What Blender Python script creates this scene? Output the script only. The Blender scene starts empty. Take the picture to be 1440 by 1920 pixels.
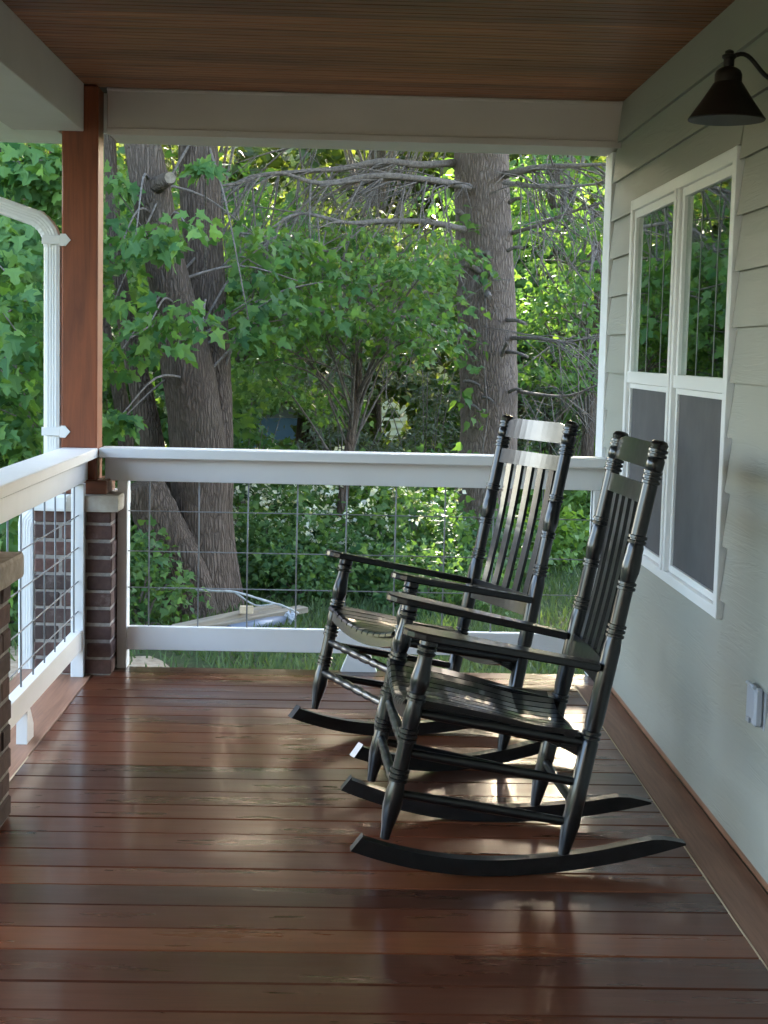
import bpy, math, random
import numpy as np
from mathutils import Vector, Matrix

random.seed(11)
rng = np.random.default_rng(7)
S = bpy.context.scene
C = S.collection

# ------------------------------------------------------------------ camera
CAM = np.array([-1.0915, 0.0, 1.3183])
F_PX = 2941.8                        # focal length in pixels of a 1440 px wide picture
RT = np.array([0.99945735, -0.02362359, 0.02295502])
UP = np.array([-0.02042482, 0.1022749, 0.99454647])
FW = np.array([0.02584248, 0.99447563, -0.10173689])
cam_d = bpy.data.cameras.new('camera')
cam_o = bpy.data.objects.new('camera', cam_d)
C.objects.link(cam_o)
cam_d.sensor_fit = 'HORIZONTAL'
cam_d.sensor_width = 36.0
cam_d.lens = F_PX / 1440 * 36
cam_d.clip_start, cam_d.clip_end = 0.05, 2000
m = Matrix.Identity(4)
for i in range(3):
    m[i][0], m[i][1], m[i][2], m[i][3] = RT[i], UP[i], -FW[i], CAM[i]
cam_o.matrix_world = m
S.camera = cam_o

# ------------------------------------------------------------------ sky, sun, exposure
SUN_EL, SUN_AZ = math.radians(24), math.radians(3)      # azimuth measured from +Y towards +X
w = bpy.data.worlds.new('World')
S.world = w
w.use_nodes = True
nt = w.node_tree
nt.nodes.clear()
sky = nt.nodes.new('ShaderNodeTexSky')
sky.sky_type = 'NISHITA'
sky.sun_disc = False
sky.sun_elevation = SUN_EL
sky.sun_rotation = SUN_AZ
sky.air_density, sky.dust_density, sky.ozone_density = 1.0, 3.5, 1.0
bg = nt.nodes.new('ShaderNodeBackground')
bg.inputs[1].default_value = 0.15
wo = nt.nodes.new('ShaderNodeOutputWorld')
nt.links.new(sky.outputs[0], bg.inputs[0])
nt.links.new(bg.outputs[0], wo.inputs[0])
sd = bpy.data.lights.new('sun', 'SUN')
sd.energy = 2.0
sd.angle = math.radians(0.55)
sd.color = (1.0, 0.93, 0.80)
so = bpy.data.objects.new('sun', sd)
C.objects.link(so)
sdir = Vector((math.sin(SUN_AZ) * math.cos(SUN_EL), math.cos(SUN_AZ) * math.cos(SUN_EL), math.sin(SUN_EL)))
so.rotation_euler = sdir.to_track_quat('Z', 'Y').to_euler()
S.view_settings.view_transform = 'Standard'
S.view_settings.look = 'None'
S.view_settings.exposure = 4.1
S.view_settings.gamma = 1.0
S.view_settings.use_curve_mapping = False
S.cycles.max_bounces = 10
S.cycles.diffuse_bounces = 6
S.cycles.transmission_bounces = 8
S.cycles.transparent_max_bounces = 16
S.cycles.use_denoising = True
S.cycles.sample_clamp_indirect = 6.0


def at(px, py, Y):
    """world point at depth Y seen at that place of the photograph"""
    d = FW + (px - 720) / F_PX * RT - (py - 960) / F_PX * UP
    return CAM + d * (Y / d[1])


def to_px(P):
    d = np.asarray(P) - CAM
    z = d @ FW
    return 720 + F_PX * (d @ RT) / z, 960 - F_PX * (d @ UP) / z, z


# ------------------------------------------------------------------ mesh helpers
def tag(o, label=None, cat=None, group=None, kind=None):
    if label: o['label'] = label
    if cat: o['category'] = cat
    if group: o['group'] = group
    if kind: o['kind'] = kind
    return o


def empty(name, loc=(0, 0, 0), rot=(0, 0, 0), label=None, cat=None, group=None, kind=None):
    o = bpy.data.objects.new(name, None)
    C.objects.link(o)
    o.location, o.rotation_euler = loc, rot
    o.empty_display_size = 0.1
    return tag(o, label, cat, group, kind)


def link(name, me, parent=None, mat=None, loc=None):
    o = bpy.data.objects.new(name, me)
    C.objects.link(o)
    if mat is not None and not me.materials:
        me.materials.append(mat)
    if parent is not None:
        o.parent = parent
    if loc is not None:
        o.location = loc
    return o


class MB:
    def __init__(s):
        s.v, s.f, s.smooth = [], [], []

    def add(s, verts, faces, smooth=False):
        n = len(s.v)
        s.v += [tuple(p) for p in verts]
        s.f += [tuple(i + n for i in f) for f in faces]
        s.smooth += [smooth] * len(faces)
        return s

    def box(s, x0, x1, y0, y1, z0, z1, b=0.0):
        if b <= 0:
            v = [(x, y, z) for x in (x0, x1) for y in (y0, y1) for z in (z0, z1)]
            f = [(0, 1, 3, 2), (4, 6, 7, 5), (0, 4, 5, 1), (2, 3, 7, 6), (0, 2, 6, 4), (1, 5, 7, 3)]
            return s.add(v, f)
        # chamfered box: 24 vertices
        v, idx = [], {}
        for ix, x in enumerate((x0, x1)):
            for iy, y in enumerate((y0, y1)):
                for iz, z in enumerate((z0, z1)):
                    sx, sy, sz = (1 - 2 * ix) * b, (1 - 2 * iy) * b, (1 - 2 * iz) * b
                    for a, p in enumerate(((x, y + sy, z + sz), (x + sx, y, z + sz), (x + sx, y + sy, z))):
                        idx[ix, iy, iz, a] = len(v)
                        v.append(p)
        I = lambda ix, iy, iz, a: idx[ix, iy, iz, a]
        f = []
        for ix in (0, 1):
            q = [I(ix, 0, 0, 0), I(ix, 0, 1, 0), I(ix, 1, 1, 0), I(ix, 1, 0, 0)]
            f.append(q if ix == 0 else q[::-1])
        for iy in (0, 1):
            q = [I(0, iy, 0, 1), I(1, iy, 0, 1), I(1, iy, 1, 1), I(0, iy, 1, 1)]
            f.append(q if iy == 0 else q[::-1])
        for iz in (0, 1):
            q = [I(0, 0, iz, 2), I(0, 1, iz, 2), I(1, 1, iz, 2), I(1, 0, iz, 2)]
            f.append(q if iz == 0 else q[::-1])
        for i in (0, 1):
            for j in (0, 1):
                p = 1 if (i + j) % 2 == 0 else -1
                f.append([I(i, j, 0, 0), I(i, j, 0, 1), I(i, j, 1, 1), I(i, j, 1, 0)][::-p])
                f.append([I(i, 0, j, 0), I(i, 1, j, 0), I(i, 1, j, 2), I(i, 0, j, 2)][::p])
                f.append([I(0, i, j, 1), I(1, i, j, 1), I(1, i, j, 2), I(0, i, j, 2)][::-p])
        for ix in (0, 1):
            for iy in (0, 1):
                for iz in (0, 1):
                    t = [I(ix, iy, iz, 0), I(ix, iy, iz, 1), I(ix, iy, iz, 2)]
                    f.append(t if (ix + iy + iz) % 2 else t[::-1])
        return s.add(v, f)

    def prism(s, pts, axis, a, b):
        """polygon pts extruded along an axis from a to b; pts are the other two coordinates in cyclic order"""
        def mk(p, t):
            if axis == 'x': return (t, p[0], p[1])
            if axis == 'y': return (p[0], t, p[1])
            return (p[0], p[1], t)
        n = len(pts)
        v = [mk(p, a) for p in pts] + [mk(p, b) for p in pts]
        f = [tuple(range(n))[::-1], tuple(range(n, 2 * n))]
        f += [(i, (i + 1) % n, n + (i + 1) % n, n + i) for i in range(n)]
        return s.add(v, f)

    def tube(s, path, rad, n=8, cap=True, smooth=True, squash=None):
        path = [Vector(p) for p in path]
        if not hasattr(rad, '__len__'):
            rad = [rad] * len(path)
        v, f = [], []
        up = None
        for i, p in enumerate(path):
            t = (path[min(i + 1, len(path) - 1)] - path[max(i - 1, 0)]).normalized()
            if up is None:
                up = Vector((0, 0, 1)) if abs(t.z) < 0.9 else Vector((1, 0, 0))
            a = t.cross(up).normalized()
            up = a.cross(t).normalized()
            for k in range(n):
                an = 2 * math.pi * k / n
                ka, kb = (squash or (1, 1))
                v.append(p + (a * (math.cos(an) * ka) + up * (math.sin(an) * kb)) * rad[i])
        for i in range(len(path) - 1):
            for k in range(n):
                f.append((i * n + k, i * n + (k + 1) % n, (i + 1) * n + (k + 1) % n, (i + 1) * n + k))
        s.add(v, f, smooth)
        if cap:
            base = len(s.v) - len(v)
            s.f += [tuple(base + k for k in range(n))[::-1], tuple(base + (len(path) - 1) * n + k for k in range(n))]
            s.smooth += [False, False]
        return s

    def lathe(s, prof, n=16, org=(0, 0, 0)):
        """profile [(r, z)] turned about the z axis through org"""
        v, f = [], []
        for r, z in prof:
            for k in range(n):
                an = 2 * math.pi * k / n
                v.append((org[0] + r * math.cos(an), org[1] + r * math.sin(an), org[2] + z))
        for i in range(len(prof) - 1):
            for k in range(n):
                f.append((i * n + k, i * n + (k + 1) % n, (i + 1) * n + (k + 1) % n, (i + 1) * n + k))
        s.add(v, f, True)
        base = len(s.v) - len(v)
        s.f += [tuple(base + k for k in range(n))[::-1], tuple(base + (len(prof) - 1) * n + k for k in range(n))]
        s.smooth += [False, False]
        return s

    def mesh(s, name, mat=None, auto=None):
        me = bpy.data.meshes.new(name)
        me.from_pydata(s.v, [], s.f)
        me.polygons.foreach_set('use_smooth', s.smooth)
        me.update()
        if auto is not None:
            me.set_sharp_from_angle(angle=math.radians(auto))
        if mat is not None:
            me.materials.append(mat)
        return me

    def build(s, name, mat, parent=None, loc=None, auto=None):
        return link(name, s.mesh(name, mat, auto), parent, None, loc)


# ------------------------------------------------------------------ materials
class N:
    """small node-tree writer"""
    def __init__(s, name):
        s.m = bpy.data.materials.new(name)
        s.m.use_nodes = True
        s.t = s.m.node_tree
        s.t.nodes.clear()
        s.out = s.t.nodes.new('ShaderNodeOutputMaterial')

    def n(s, kind, **kw):
        nd = s.t.nodes.new('ShaderNode' + kind)
        for k, v in kw.items():
            if k.startswith('i_'):
                key = k[2:]
                key = int(key) if key.isdigit() else key.replace('_', ' ')
                s.put(nd, key, v)
            else:
                setattr(nd, k, v)
        return nd

    def put(s, nd, key, v):
        inp = nd.inputs[key]
        if isinstance(v, bpy.types.NodeSocket):
            s.t.links.new(v, inp)
        elif isinstance(v, bpy.types.Node):
            s.t.links.new(v.outputs[0], inp)
        else:
            inp.default_value = v

    def coord(s, kind='Object', scale=(1, 1, 1), jitter=False):
        tc = s.n('TexCoord')
        src = tc.outputs[kind]
        if jitter:
            oi = s.n('ObjectInfo')
            mul = s.n('Math', operation='MULTIPLY', i_0=oi.outputs['Random'], i_1=37.0)
            cx = s.n('CombineXYZ', i_0=mul.outputs[0], i_1=mul.outputs[0], i_2=mul.outputs[0])
            ad = s.n('VectorMath', operation='ADD', i_0=src, i_1=cx.outputs[0])
            src = ad.outputs[0]
        mp = s.n('Mapping', i_Vector=src, i_Scale=scale)
        return mp.outputs[0]

    def noise(s, vec, scale, detail=4, rough=0.55, dist=0.0):
        return s.n('TexNoise', i_Vector=vec, i_Scale=scale, i_Detail=detail, i_Roughness=rough, i_Distortion=dist).outputs[0]

    def ramp(s, fac, stops, interp='LINEAR'):
        r = s.n('ValToRGB', i_0=fac)
        cr = r.color_ramp
        cr.interpolation = interp
        while len(cr.elements) < len(stops):
            cr.elements.new(0.5)
        for e, (p, c) in zip(cr.elements, stops):
            e.position = p
            e.color = tuple(c) + (1,) if len(c) == 3 else c
        return r.outputs[0]

    def mix(s, fac, a, b, mode='MIX'):
        nd = s.n('Mix', data_type='RGBA', blend_type=mode)
        s.put(nd, 0, fac)
        for k, v in ((6, a), (7, b)):
            s.put(nd, k, v + (1,) if isinstance(v, tuple) and len(v) == 3 else v)
        return nd.outputs[2]

    def math(s, op, a, b=0.0, clamp=False):
        nd = s.n('Math', operation=op, use_clamp=clamp)
        s.put(nd, 0, a); s.put(nd, 1, b)
        return nd.outputs[0]

    def rand(s):
        return s.n('ObjectInfo').outputs['Random']

    def bump(s, h, strength=0.3, dist=0.01):
        return s.n('Bump', i_Height=h, i_Strength=strength, i_Distance=dist).outputs[0]

    def bsdf(s, col, rough=0.5, normal=None, coat=0.0, coat_r=0.1, spec=0.5, metal=0.0, coat_i=1.5):
        b = s.n('BsdfPrincipled')
        s.put(b, 'Base Color', col + (1,) if isinstance(col, tuple) and len(col) == 3 else col)
        s.put(b, 'Roughness', rough)
        s.put(b, 'Metallic', metal)
        s.put(b, 'Coat Weight', coat); s.put(b, 'Coat Roughness', coat_r); s.put(b, 'Coat IOR', coat_i)
        s.put(b, 'Specular IOR Level', spec)
        if normal is not None:
            s.put(b, 'Normal', normal)
        s.t.links.new(b.outputs[0], s.out.inputs[0])
        return s.m


def m_deck(name, axis, cols, seed=0.0):
    k = N(name)
    sc = (1.1, 16, 16) if axis == 'x' else (16, 1.1, 16)
    v = k.coord('Object', sc, True)
    grain = k.noise(v, 2.2, 8, 0.62, 0.6)
    fine = k.noise(k.coord('Object', (4, 130, 130) if axis == 'x' else (130, 4, 130), True), 2.0, 4, 0.6)
    blot = k.noise(k.coord('Object', (0.8, 3, 3) if axis == 'x' else (3, 0.8, 3), True), 1.6, 4, 0.6)
    base = k.ramp(k.rand(), [(0.0, cols[0]), (0.22, cols[1]), (0.45, cols[2]), (0.7, cols[3]), (1.0, cols[4])])
    c = k.mix(k.ramp(grain, [(0.35, (0.25,) * 3), (0.7, (0, 0, 0))]), base, (0.030, 0.012, 0.008))
    c = k.mix(k.ramp(fine, [(0.5, (0, 0, 0)), (0.85, (0.55,) * 3)]), c, (0.020, 0.009, 0.006))
    c = k.mix(k.ramp(blot, [(0.55, (0, 0, 0)), (0.8, (0.35,) * 3)]), c, (0.16, 0.080, 0.045))
    big = k.noise(k.coord('Object', (0.7, 1.6, 1)), 1.4, 3, 0.5)
    rg = k.ramp(k.noise(k.coord('Object', (1.2, 8, 8) if axis == 'x' else (8, 1.2, 8), True), 1.6, 4, 0.6), [(0.3, (0.24,) * 3), (0.75, (0.40,) * 3)])
    coat_r = k.ramp(big, [(0.35, (0.10,) * 3), (0.7, (0.22,) * 3)])
    h = k.math('ADD', k.math('MULTIPLY', fine, 0.35), grain)
    return k.bsdf(c, rg, k.bump(h, 0.05, 0.003), 0.42, coat_r, 0.22)


def m_wood(name, axis, dark, light, rough=0.5, coat=0.0, scale=1.0, vary=0.0):
    k = N(name)
    a, b = 0.9 * scale, 14 * scale
    sc = {'x': (a, b, b), 'y': (b, a, b), 'z': (b, b, a)}[axis]
    v = k.coord('Object', sc, True)
    g = k.noise(v, 2.0, 7, 0.6, 1.2)
    fs = {'x': (3, 110, 110), 'y': (110, 3, 110), 'z': (110, 110, 3)}[axis]
    fine = k.noise(k.coord('Object', fs, True), 2.0, 3)
    c = k.ramp(g, [(0.3, dark), (0.72, light)])
    c = k.mix(k.ramp(fine, [(0.5, (0, 0, 0)), (0.9, (0.5,) * 3)]), c, tuple(0.45 * d for d in dark))
    if vary:
        c = k.mix(1.0, c, k.ramp(k.rand(), [(0, (1 - vary,) * 3), (1, (1 + vary,) * 3)]), 'MULTIPLY')
    return k.bsdf(c, rough, k.bump(g, 0.12, 0.004), coat, 0.25, 0.35)


def m_paint(name, col, rough=0.45, dirt=0.12, grain=None, bump=0.06, vary=0.0):
    k = N(name)
    n1 = k.noise(k.coord('Object', (1, 1, 1), True), 3.0, 5, 0.6)
    c = k.mix(k.ramp(n1, [(0.35, (0, 0, 0)), (0.8, (dirt * 3,) * 3)]), col, tuple(x * f for x, f in zip(col, (0.72, 0.70, 0.64))))
    if vary:
        c = k.mix(1.0, c, k.ramp(k.rand(), [(0, (1 - vary,) * 3), (1, (1.0,) * 3)]), 'MULTIPLY')
    sc = {'x': (3, 70, 70), 'y': (70, 3, 70), 'z': (70, 70, 3), None: (40, 40, 40)}[grain]
    h = k.noise(k.coord('Object', sc, True), 1.5, 5, 0.6)
    return k.bsdf(c, k.ramp(n1, [(0, (rough - 0.06,) * 3), (1, (rough + 0.1,) * 3)]), k.bump(h, bump, 0.004))


IPE = [(0.046, 0.017, 0.010), (0.110, 0.029, 0.012), (0.155, 0.042, 0.016), (0.076, 0.023, 0.011), (0.210, 0.062, 0.022)]
M_PLANK = m_deck('deck_wood', 'x', IPE)
M_BORDER = m_wood('deck_border_wood', 'y', (0.19, 0.090, 0.050), (0.33, 0.165, 0.095), 0.5, 0.12, 1.0, .08)
M_CEIL = m_wood('ceiling_wood', 'x', (0.120, 0.041, 0.015), (0.40, 0.155, 0.060), 0.5, 0.1, 1.0, 0.25)
M_POST = m_wood('cedar_post_wood', 'z', (0.150, 0.036, 0.012), (0.31, 0.080, 0.026), 0.45, 0.15, 0.6)
M_CEDAR = m_wood('cedar_trim_wood', 'x', (0.13, 0.042, 0.02), (0.25, 0.085, 0.04), 0.5, 0.1)
M_EDGE = m_wood('raw_edge_wood', 'y', (0.45, 0.33, 0.20), (0.60, 0.47, 0.31), 0.6)
M_WHITE_X = m_paint('white_rail_paint', (0.78, 0.78, 0.77), 0.38, 0.08, 'x', 0.05)
M_WHITE_Y = m_paint('white_side_rail_paint', (0.78, 0.77, 0.74), 0.38, 0.10, 'y', 0.05)
M_WHITE_Z = m_paint('white_post_paint', (0.78, 0.78, 0.77), 0.38, 0.10, 'z', 0.05)
M_BEAM_SHADED = m_paint('shaded_beam_paint', (0.58, 0.53, 0.49), 0.5, 0.10, 'x', 0.04)  # white beams toned darker: shade under the ceiling put into the colour
M_VINYL = m_paint('white_vinyl', (0.80, 0.80, 0.78), 0.3, 0.03, None, 0.0)
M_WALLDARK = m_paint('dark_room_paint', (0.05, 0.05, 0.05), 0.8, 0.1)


def m_siding():
    k = N('siding_paint')
    a = k.coord('Object', (1, 1, 1), True)
    n1 = k.noise(a, 2.2, 5, 0.6)
    col = k.mix(k.ramp(n1, [(0.3, (0, 0, 0)), (0.8, (0.5,) * 3)]), (0.300, 0.302, 0.258), (0.255, 0.255, 0.216))
    # pressed wood grain: long wavy ridges that follow the board
    vg = k.coord('Object', (0.2, 1.5, 20), True)
    nz = k.noise(vg, 1.0, 4, 0.55, 0.9)
    ring = k.math('SINE', k.math('MULTIPLY', nz, 42.0))
    fine = k.noise(k.coord('Object', (1, 8, 160), True), 1.0, 3)
    mask = k.ramp(k.noise(k.coord('Object', (1, 1.4, 5), True), 1.7, 2), [(0.42, (0.08,) * 3), (0.62, (1,) * 3)])
    h = k.math('ADD', k.math('MULTIPLY', ring, mask), k.math('MULTIPLY', fine, 0.7))
    return k.bsdf(col, 0.55, k.bump(h, 0.20, 0.0016))


M_SIDING = m_siding()


def m_brick():
    k = N('brick_clay')
    r = k.rand()
    base = k.ramp(r, [(0, (0.060, 0.045, 0.041)), (0.35, (0.105, 0.062, 0.052)), (0.7, (0.080, 0.055, 0.049)), (1, (0.135, 0.073, 0.060))])
    n1 = k.noise(k.coord('Object', (1, 1, 1), True), 28, 6, 0.65)
    c = k.mix(k.ramp(n1, [(0.4, (0, 0, 0)), (0.75, (0.7,) * 3)]), base, (0.05, 0.030, 0.027))
    n2 = k.noise(k.coord('Object', (1, 1, 1), True), 9, 5, 0.7)
    c = k.mix(k.ramp(n2, [(0.58, (0, 0, 0)), (0.75, (0.45,) * 3)]), c, (0.30, 0.25, 0.22))
    return k.bsdf(c, 0.9, k.bump(n1, 0.6, 0.006), spec=0.25)


M_BRICK = m_brick()


def m_rough(name, c0, c1, scale=20, rough=0.9, bump=0.5, dist=0.006):
    k = N(name)
    n1 = k.noise(k.coord('Object', (1, 1, 1), True), scale, 7, 0.65)
    return k.bsdf(k.ramp(n1, [(0.35, c0), (0.7, c1)]), rough, k.bump(n1, bump, dist), spec=0.3)


M_MORTAR = m_rough('mortar', (0.20, 0.18, 0.16), (0.34, 0.31, 0.28), 40)


def m_cap():
    k = N('stone_cap')
    v = k.coord('Object')
    n1 = k.noise(v, 22, 6, 0.6)
    stone = k.ramp(n1, [(0.3, (0.33, 0.29, 0.24)), (0.75, (0.46, 0.42, 0.36))])
    sp = k.n('SeparateXYZ', i_0=v)
    # old white paint that ends in a ragged edge across the block
    e = k.math('ADD', sp.outputs[0], k.math('MULTIPLY', k.noise(v, 14, 3), 0.10))
    msk = k.ramp(e, [(0.02, (1,) * 3), (0.026, (0,) * 3)])
    return k.bsdf(k.mix(msk, stone, (0.80, 0.80, 0.78)), 0.75, k.bump(n1, 0.35, 0.006))


M_CAP = m_cap()
M_STONE = m_rough('old_stone_cap', (0.34, 0.29, 0.23), (0.52, 0.46, 0.38), 25)


def m_black():
    k = N('black_paint')
    n1 = k.noise(k.coord('Object', (1, 1, 1), True), 30, 5, 0.6)
    c = k.ramp(n1, [(0.3, (0.006, 0.0065, 0.007)), (0.8, (0.012, 0.0125, 0.0135))])
    return k.bsdf(c, k.ramp(n1, [(0.2, (0.32,) * 3), (0.8, (0.42,) * 3)]), k.bump(n1, 0.05, 0.002), 0.6, 0.11, 0.12, coat_i=1.62)


M_BLACK = m_black()
M_WIRE = m_paint('galvanised_wire', (0.19, 0.20, 0.205), 0.45, 0.2)
M_BRONZE = m_rough('dark_bronze', (0.010, 0.008, 0.007), (0.018, 0.014, 0.012), 30, 0.45, 0.05)
M_SHADEIN = m_paint('white_enamel', (0.70, 0.66, 0.64), 0.4, 0.03)
M_GREYPL = m_paint('grey_plastic', (0.30, 0.31, 0.33), 0.45, 0.05)
M_GREYPL2 = m_paint('pale_grey_plastic', (0.36, 0.38, 0.42), 0.35, 0.05)
M_SCREEN = None
M_GRILLE = m_paint('grey_grille', (0.17, 0.19, 0.18), 0.5, 0.05)


def m_glass():
    k = N('window_glass')
    fr = k.n('Fresnel', i_IOR=1.6)
    t = k.n('BsdfTransparent', i_Color=(0.72, 0.80, 0.76, 1))
    g = k.n('BsdfGlossy', i_Color=(0.95, 1.0, 0.97, 1), i_Roughness=0.012)
    f2 = k.math('MULTIPLY', fr.outputs[0], 1.6, True)
    mx = k.n('MixShader', i_0=f2, i_1=t.outputs[0], i_2=g.outputs[0])
    k.t.links.new(mx.outputs[0], k.out.inputs[0])
    return k.m


M_GLASS = m_glass()


def m_screen():
    k = N('insect_screen')
    n = k.noise(k.coord('Object', (1, 6, 6)), 1.5, 3)
    return k.bsdf(k.ramp(n, [(0.3, (0.066, 0.066, 0.068)), (0.8, (0.092, 0.090, 0.091))]), 0.75, None, spec=0.3)


M_SCREEN = m_screen()
M_BLIND = m_paint('blind_fabric', (0.75, 0.76, 0.72), 0.6, 0.05)


def m_bark(name, dark, light, vs=(26, 26, 4.5), moss=None, dist=0.013):
    k = N(name)
    v = k.coord('Object', vs)
    n0 = k.noise(k.coord('Object', (1, 1, 1)), 3.0, 4, 0.6)
    warp = k.n('VectorMath', operation='ADD', i_0=v, i_1=k.n('VectorMath', operation='SCALE', i_0=k.n('TexNoise', i_Vector=k.coord('Object', (1, 1, 1)), i_Scale=7.0, i_Detail=4.0).outputs[1], i_Scale=1.6).outputs[0]).outputs[0]
    vo = k.n('TexVoronoi', feature='DISTANCE_TO_EDGE', i_Vector=warp, i_Scale=1.0).outputs[0]
    fine = k.noise(k.coord('Object', (1, 1, 0.35)), 55, 6, 0.7)
    h = k.math('ADD', k.ramp(vo, [(0.0, (0,) * 3), (0.30, (1,) * 3)]), k.math('MULTIPLY', fine, 0.7))
    c = k.ramp(k.math('MULTIPLY', h, 0.62), [(0.12, dark), (0.85, light)])
    c = k.mix(k.ramp(n0, [(0.4, (0,) * 3), (0.75, (0.6,) * 3)]), c, tuple(0.5 * (a + b) * 0.8 for a, b in zip(dark, light)))
    if moss:
        c = k.mix(k.ramp(k.noise(k.coord('Object', (1, 1, 1)), 1.7, 5), [(0.52, (0,) * 3), (0.7, (0.5,) * 3)]), c, moss)
    return k.bsdf(c, 0.95, k.bump(h, 1.0, dist), spec=0.15)


M_BARK = m_bark('maple_bark', (0.058, 0.041, 0.030), (0.165, 0.121, 0.092), (46, 46, 5.5), (0.10, 0.085, 0.06))
M_BARK2 = m_bark('conifer_bark', (0.115, 0.085, 0.067), (0.250, 0.192, 0.155), (46, 46, 9.0), None, 0.014)
M_TWIG = m_rough('dead_branch_bark', (0.085, 0.068, 0.057), (0.22, 0.185, 0.155), 40)
M_CUT = m_rough('cut_wood', (0.12, 0.09, 0.06), (0.26, 0.20, 0.14), 30)


def m_leaf(name, a, b, trans=0.42, src='tone', gloss=0.55):
    """leaf blade: colour runs a -> b with a per-leaf tone; light passes through it"""
    k = N(name)
    if src == 'tone':
        t = k.n('Attribute', attribute_name='tone').outputs['Fac']
    else:
        t = k.rand()
    c = k.ramp(t, [(0.0, a), (1.0, b)])
    p = k.n('BsdfPrincipled')
    k.put(p, 'Base Color', c)
    k.put(p, 'Roughness', gloss)
    k.put(p, 'Specular IOR Level', 0.25)
    tr = k.n('BsdfTranslucent')
    k.put(tr, 0, k.mix(1.0, c, (1.55, 1.45, 0.55), 'MULTIPLY'))
    mx = k.n('MixShader', i_0=trans, i_1=p.outputs[0], i_2=tr.outputs[0])
    k.t.links.new(mx.outputs[0], k.out.inputs[0])
    return k.m


LA, LB = (0.036, 0.105, 0.036), (0.130, 0.230, 0.062)
M_MAPLE = m_leaf('maple_leaf', LA, LB, 0.48)
M_MAPLE_ONE = m_leaf('maple_leaf_single', LA, LB, 0.48, src='rand')
M_UNDER = m_leaf('understory_leaf', (0.042, 0.110, 0.032), (0.130, 0.225, 0.060), 0.46)
M_UNDER_ONE = m_leaf('understory_leaf_single', (0.042, 0.110, 0.032), (0.130, 0.225, 0.060), 0.46, src='rand')
M_FAR = m_leaf('far_leaf', (0.055, 0.088, 0.026), (0.135, 0.175, 0.050), 0.38)
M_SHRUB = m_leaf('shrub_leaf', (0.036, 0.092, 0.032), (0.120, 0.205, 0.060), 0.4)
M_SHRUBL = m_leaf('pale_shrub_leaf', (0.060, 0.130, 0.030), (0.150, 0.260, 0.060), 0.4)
M_GREY = m_leaf('grey_shrub_leaf', (0.060, 0.080, 0.050), (0.130, 0.150, 0.095), 0.3)
M_NEEDLE = m_leaf('needle', (0.028, 0.055, 0.022), (0.080, 0.110, 0.035), 0.3)
M_FLOWER = m_leaf('white_blossom', (0.50, 0.52, 0.44), (0.75, 0.75, 0.68), 0.3)
M_GRASS = m_leaf('grass_blade', (0.035, 0.070, 0.024), (0.095, 0.135, 0.048), 0.3)


def m_ground():
    k = N('ground_soil')
    v = k.coord('Object')
    n1 = k.noise(v, 0.9, 6, 0.6)
    n2 = k.noise(v, 18, 5, 0.65)
    c = k.ramp(n2, [(0.3, (0.020, 0.032, 0.012)), (0.7, (0.050, 0.066, 0.024))])
    c = k.mix(k.ramp(n1, [(0.52, (0,) * 3), (0.66, (0.7,) * 3)]), c, (0.065, 0.050, 0.032))
    return k.bsdf(c, 1.0, k.bump(n2, 0.5, 0.03), spec=0.1)


M_GROUND = m_ground()
M_SOIL = m_rough('bare_soil', (0.20, 0.14, 0.085), (0.36, 0.28, 0.19), 14, 1.0, 0.8, 0.02)
M_ROOF = m_rough('roof_shingle', (0.06, 0.06, 0.06), (0.11, 0.105, 0.10), 20)

# ------------------------------------------------------------------ setting: ground
GZ = -0.60
nx = 90
gx = np.concatenate([np.linspace(-300, -14, 12), np.linspace(-12, 10, 60), np.linspace(12, 300, 12)])
gy = np.concatenate([np.linspace(-300, -6, 8), np.linspace(-5, 20, 60), np.linspace(22, 60, 16), np.linspace(70, 500, 8)])
GX, GY = np.meshgrid(gx, gy, indexing='ij')


def ground_z(x, y):
    """gentle slope: the yard is flat near the house and drops a little behind the trees"""
    return GZ + 0.03 * np.sin(x * 1.3 + 0.4) * np.cos(y * 0.9) - 0.45 * np.clip((np.asarray(y) - 16) / 18, 0, 1)


GZZ = ground_z(GX, GY)
g = MB()
nI, nJ = GX.shape
g.add([(GX[i, j], GY[i, j], GZZ[i, j]) for i in range(nI) for j in range(nJ)],
      [(i * nJ + j, (i + 1) * nJ + j, (i + 1) * nJ + j + 1, i * nJ + j + 1) for i in range(nI - 1) for j in range(nJ - 1)], True)
tag(g.build('ground', M_GROUND), 'green yard sloping away behind the porch', None, None, 'structure')

# bare soil strip along the outer edge of the deck
g = MB()
pts = []
cxs, cys = -2.62, 8.3
nn = 40
for k in range(nn):
    a = 2 * math.pi * k / nn
    r = 1 + 0.22 * math.sin(3 * a + 1) + 0.13 * math.sin(7 * a)
    pts.append((cxs + 0.85 * r * math.cos(a), cys + 1.5 * r * math.sin(a)))
vv = [(cxs, cys, float(ground_z(cxs, cys)) + 0.045)] + [(x, y, float(ground_z(x, y)) + 0.012) for x, y in pts]
g.add(vv, [(0, k + 1, (k + 1) % nn + 1) for k in range(nn)], True)
tag(g.build('soil_patch', M_SOIL), 'bare brown soil patch on the ground by the deck corner', None, None, 'structure')

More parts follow.
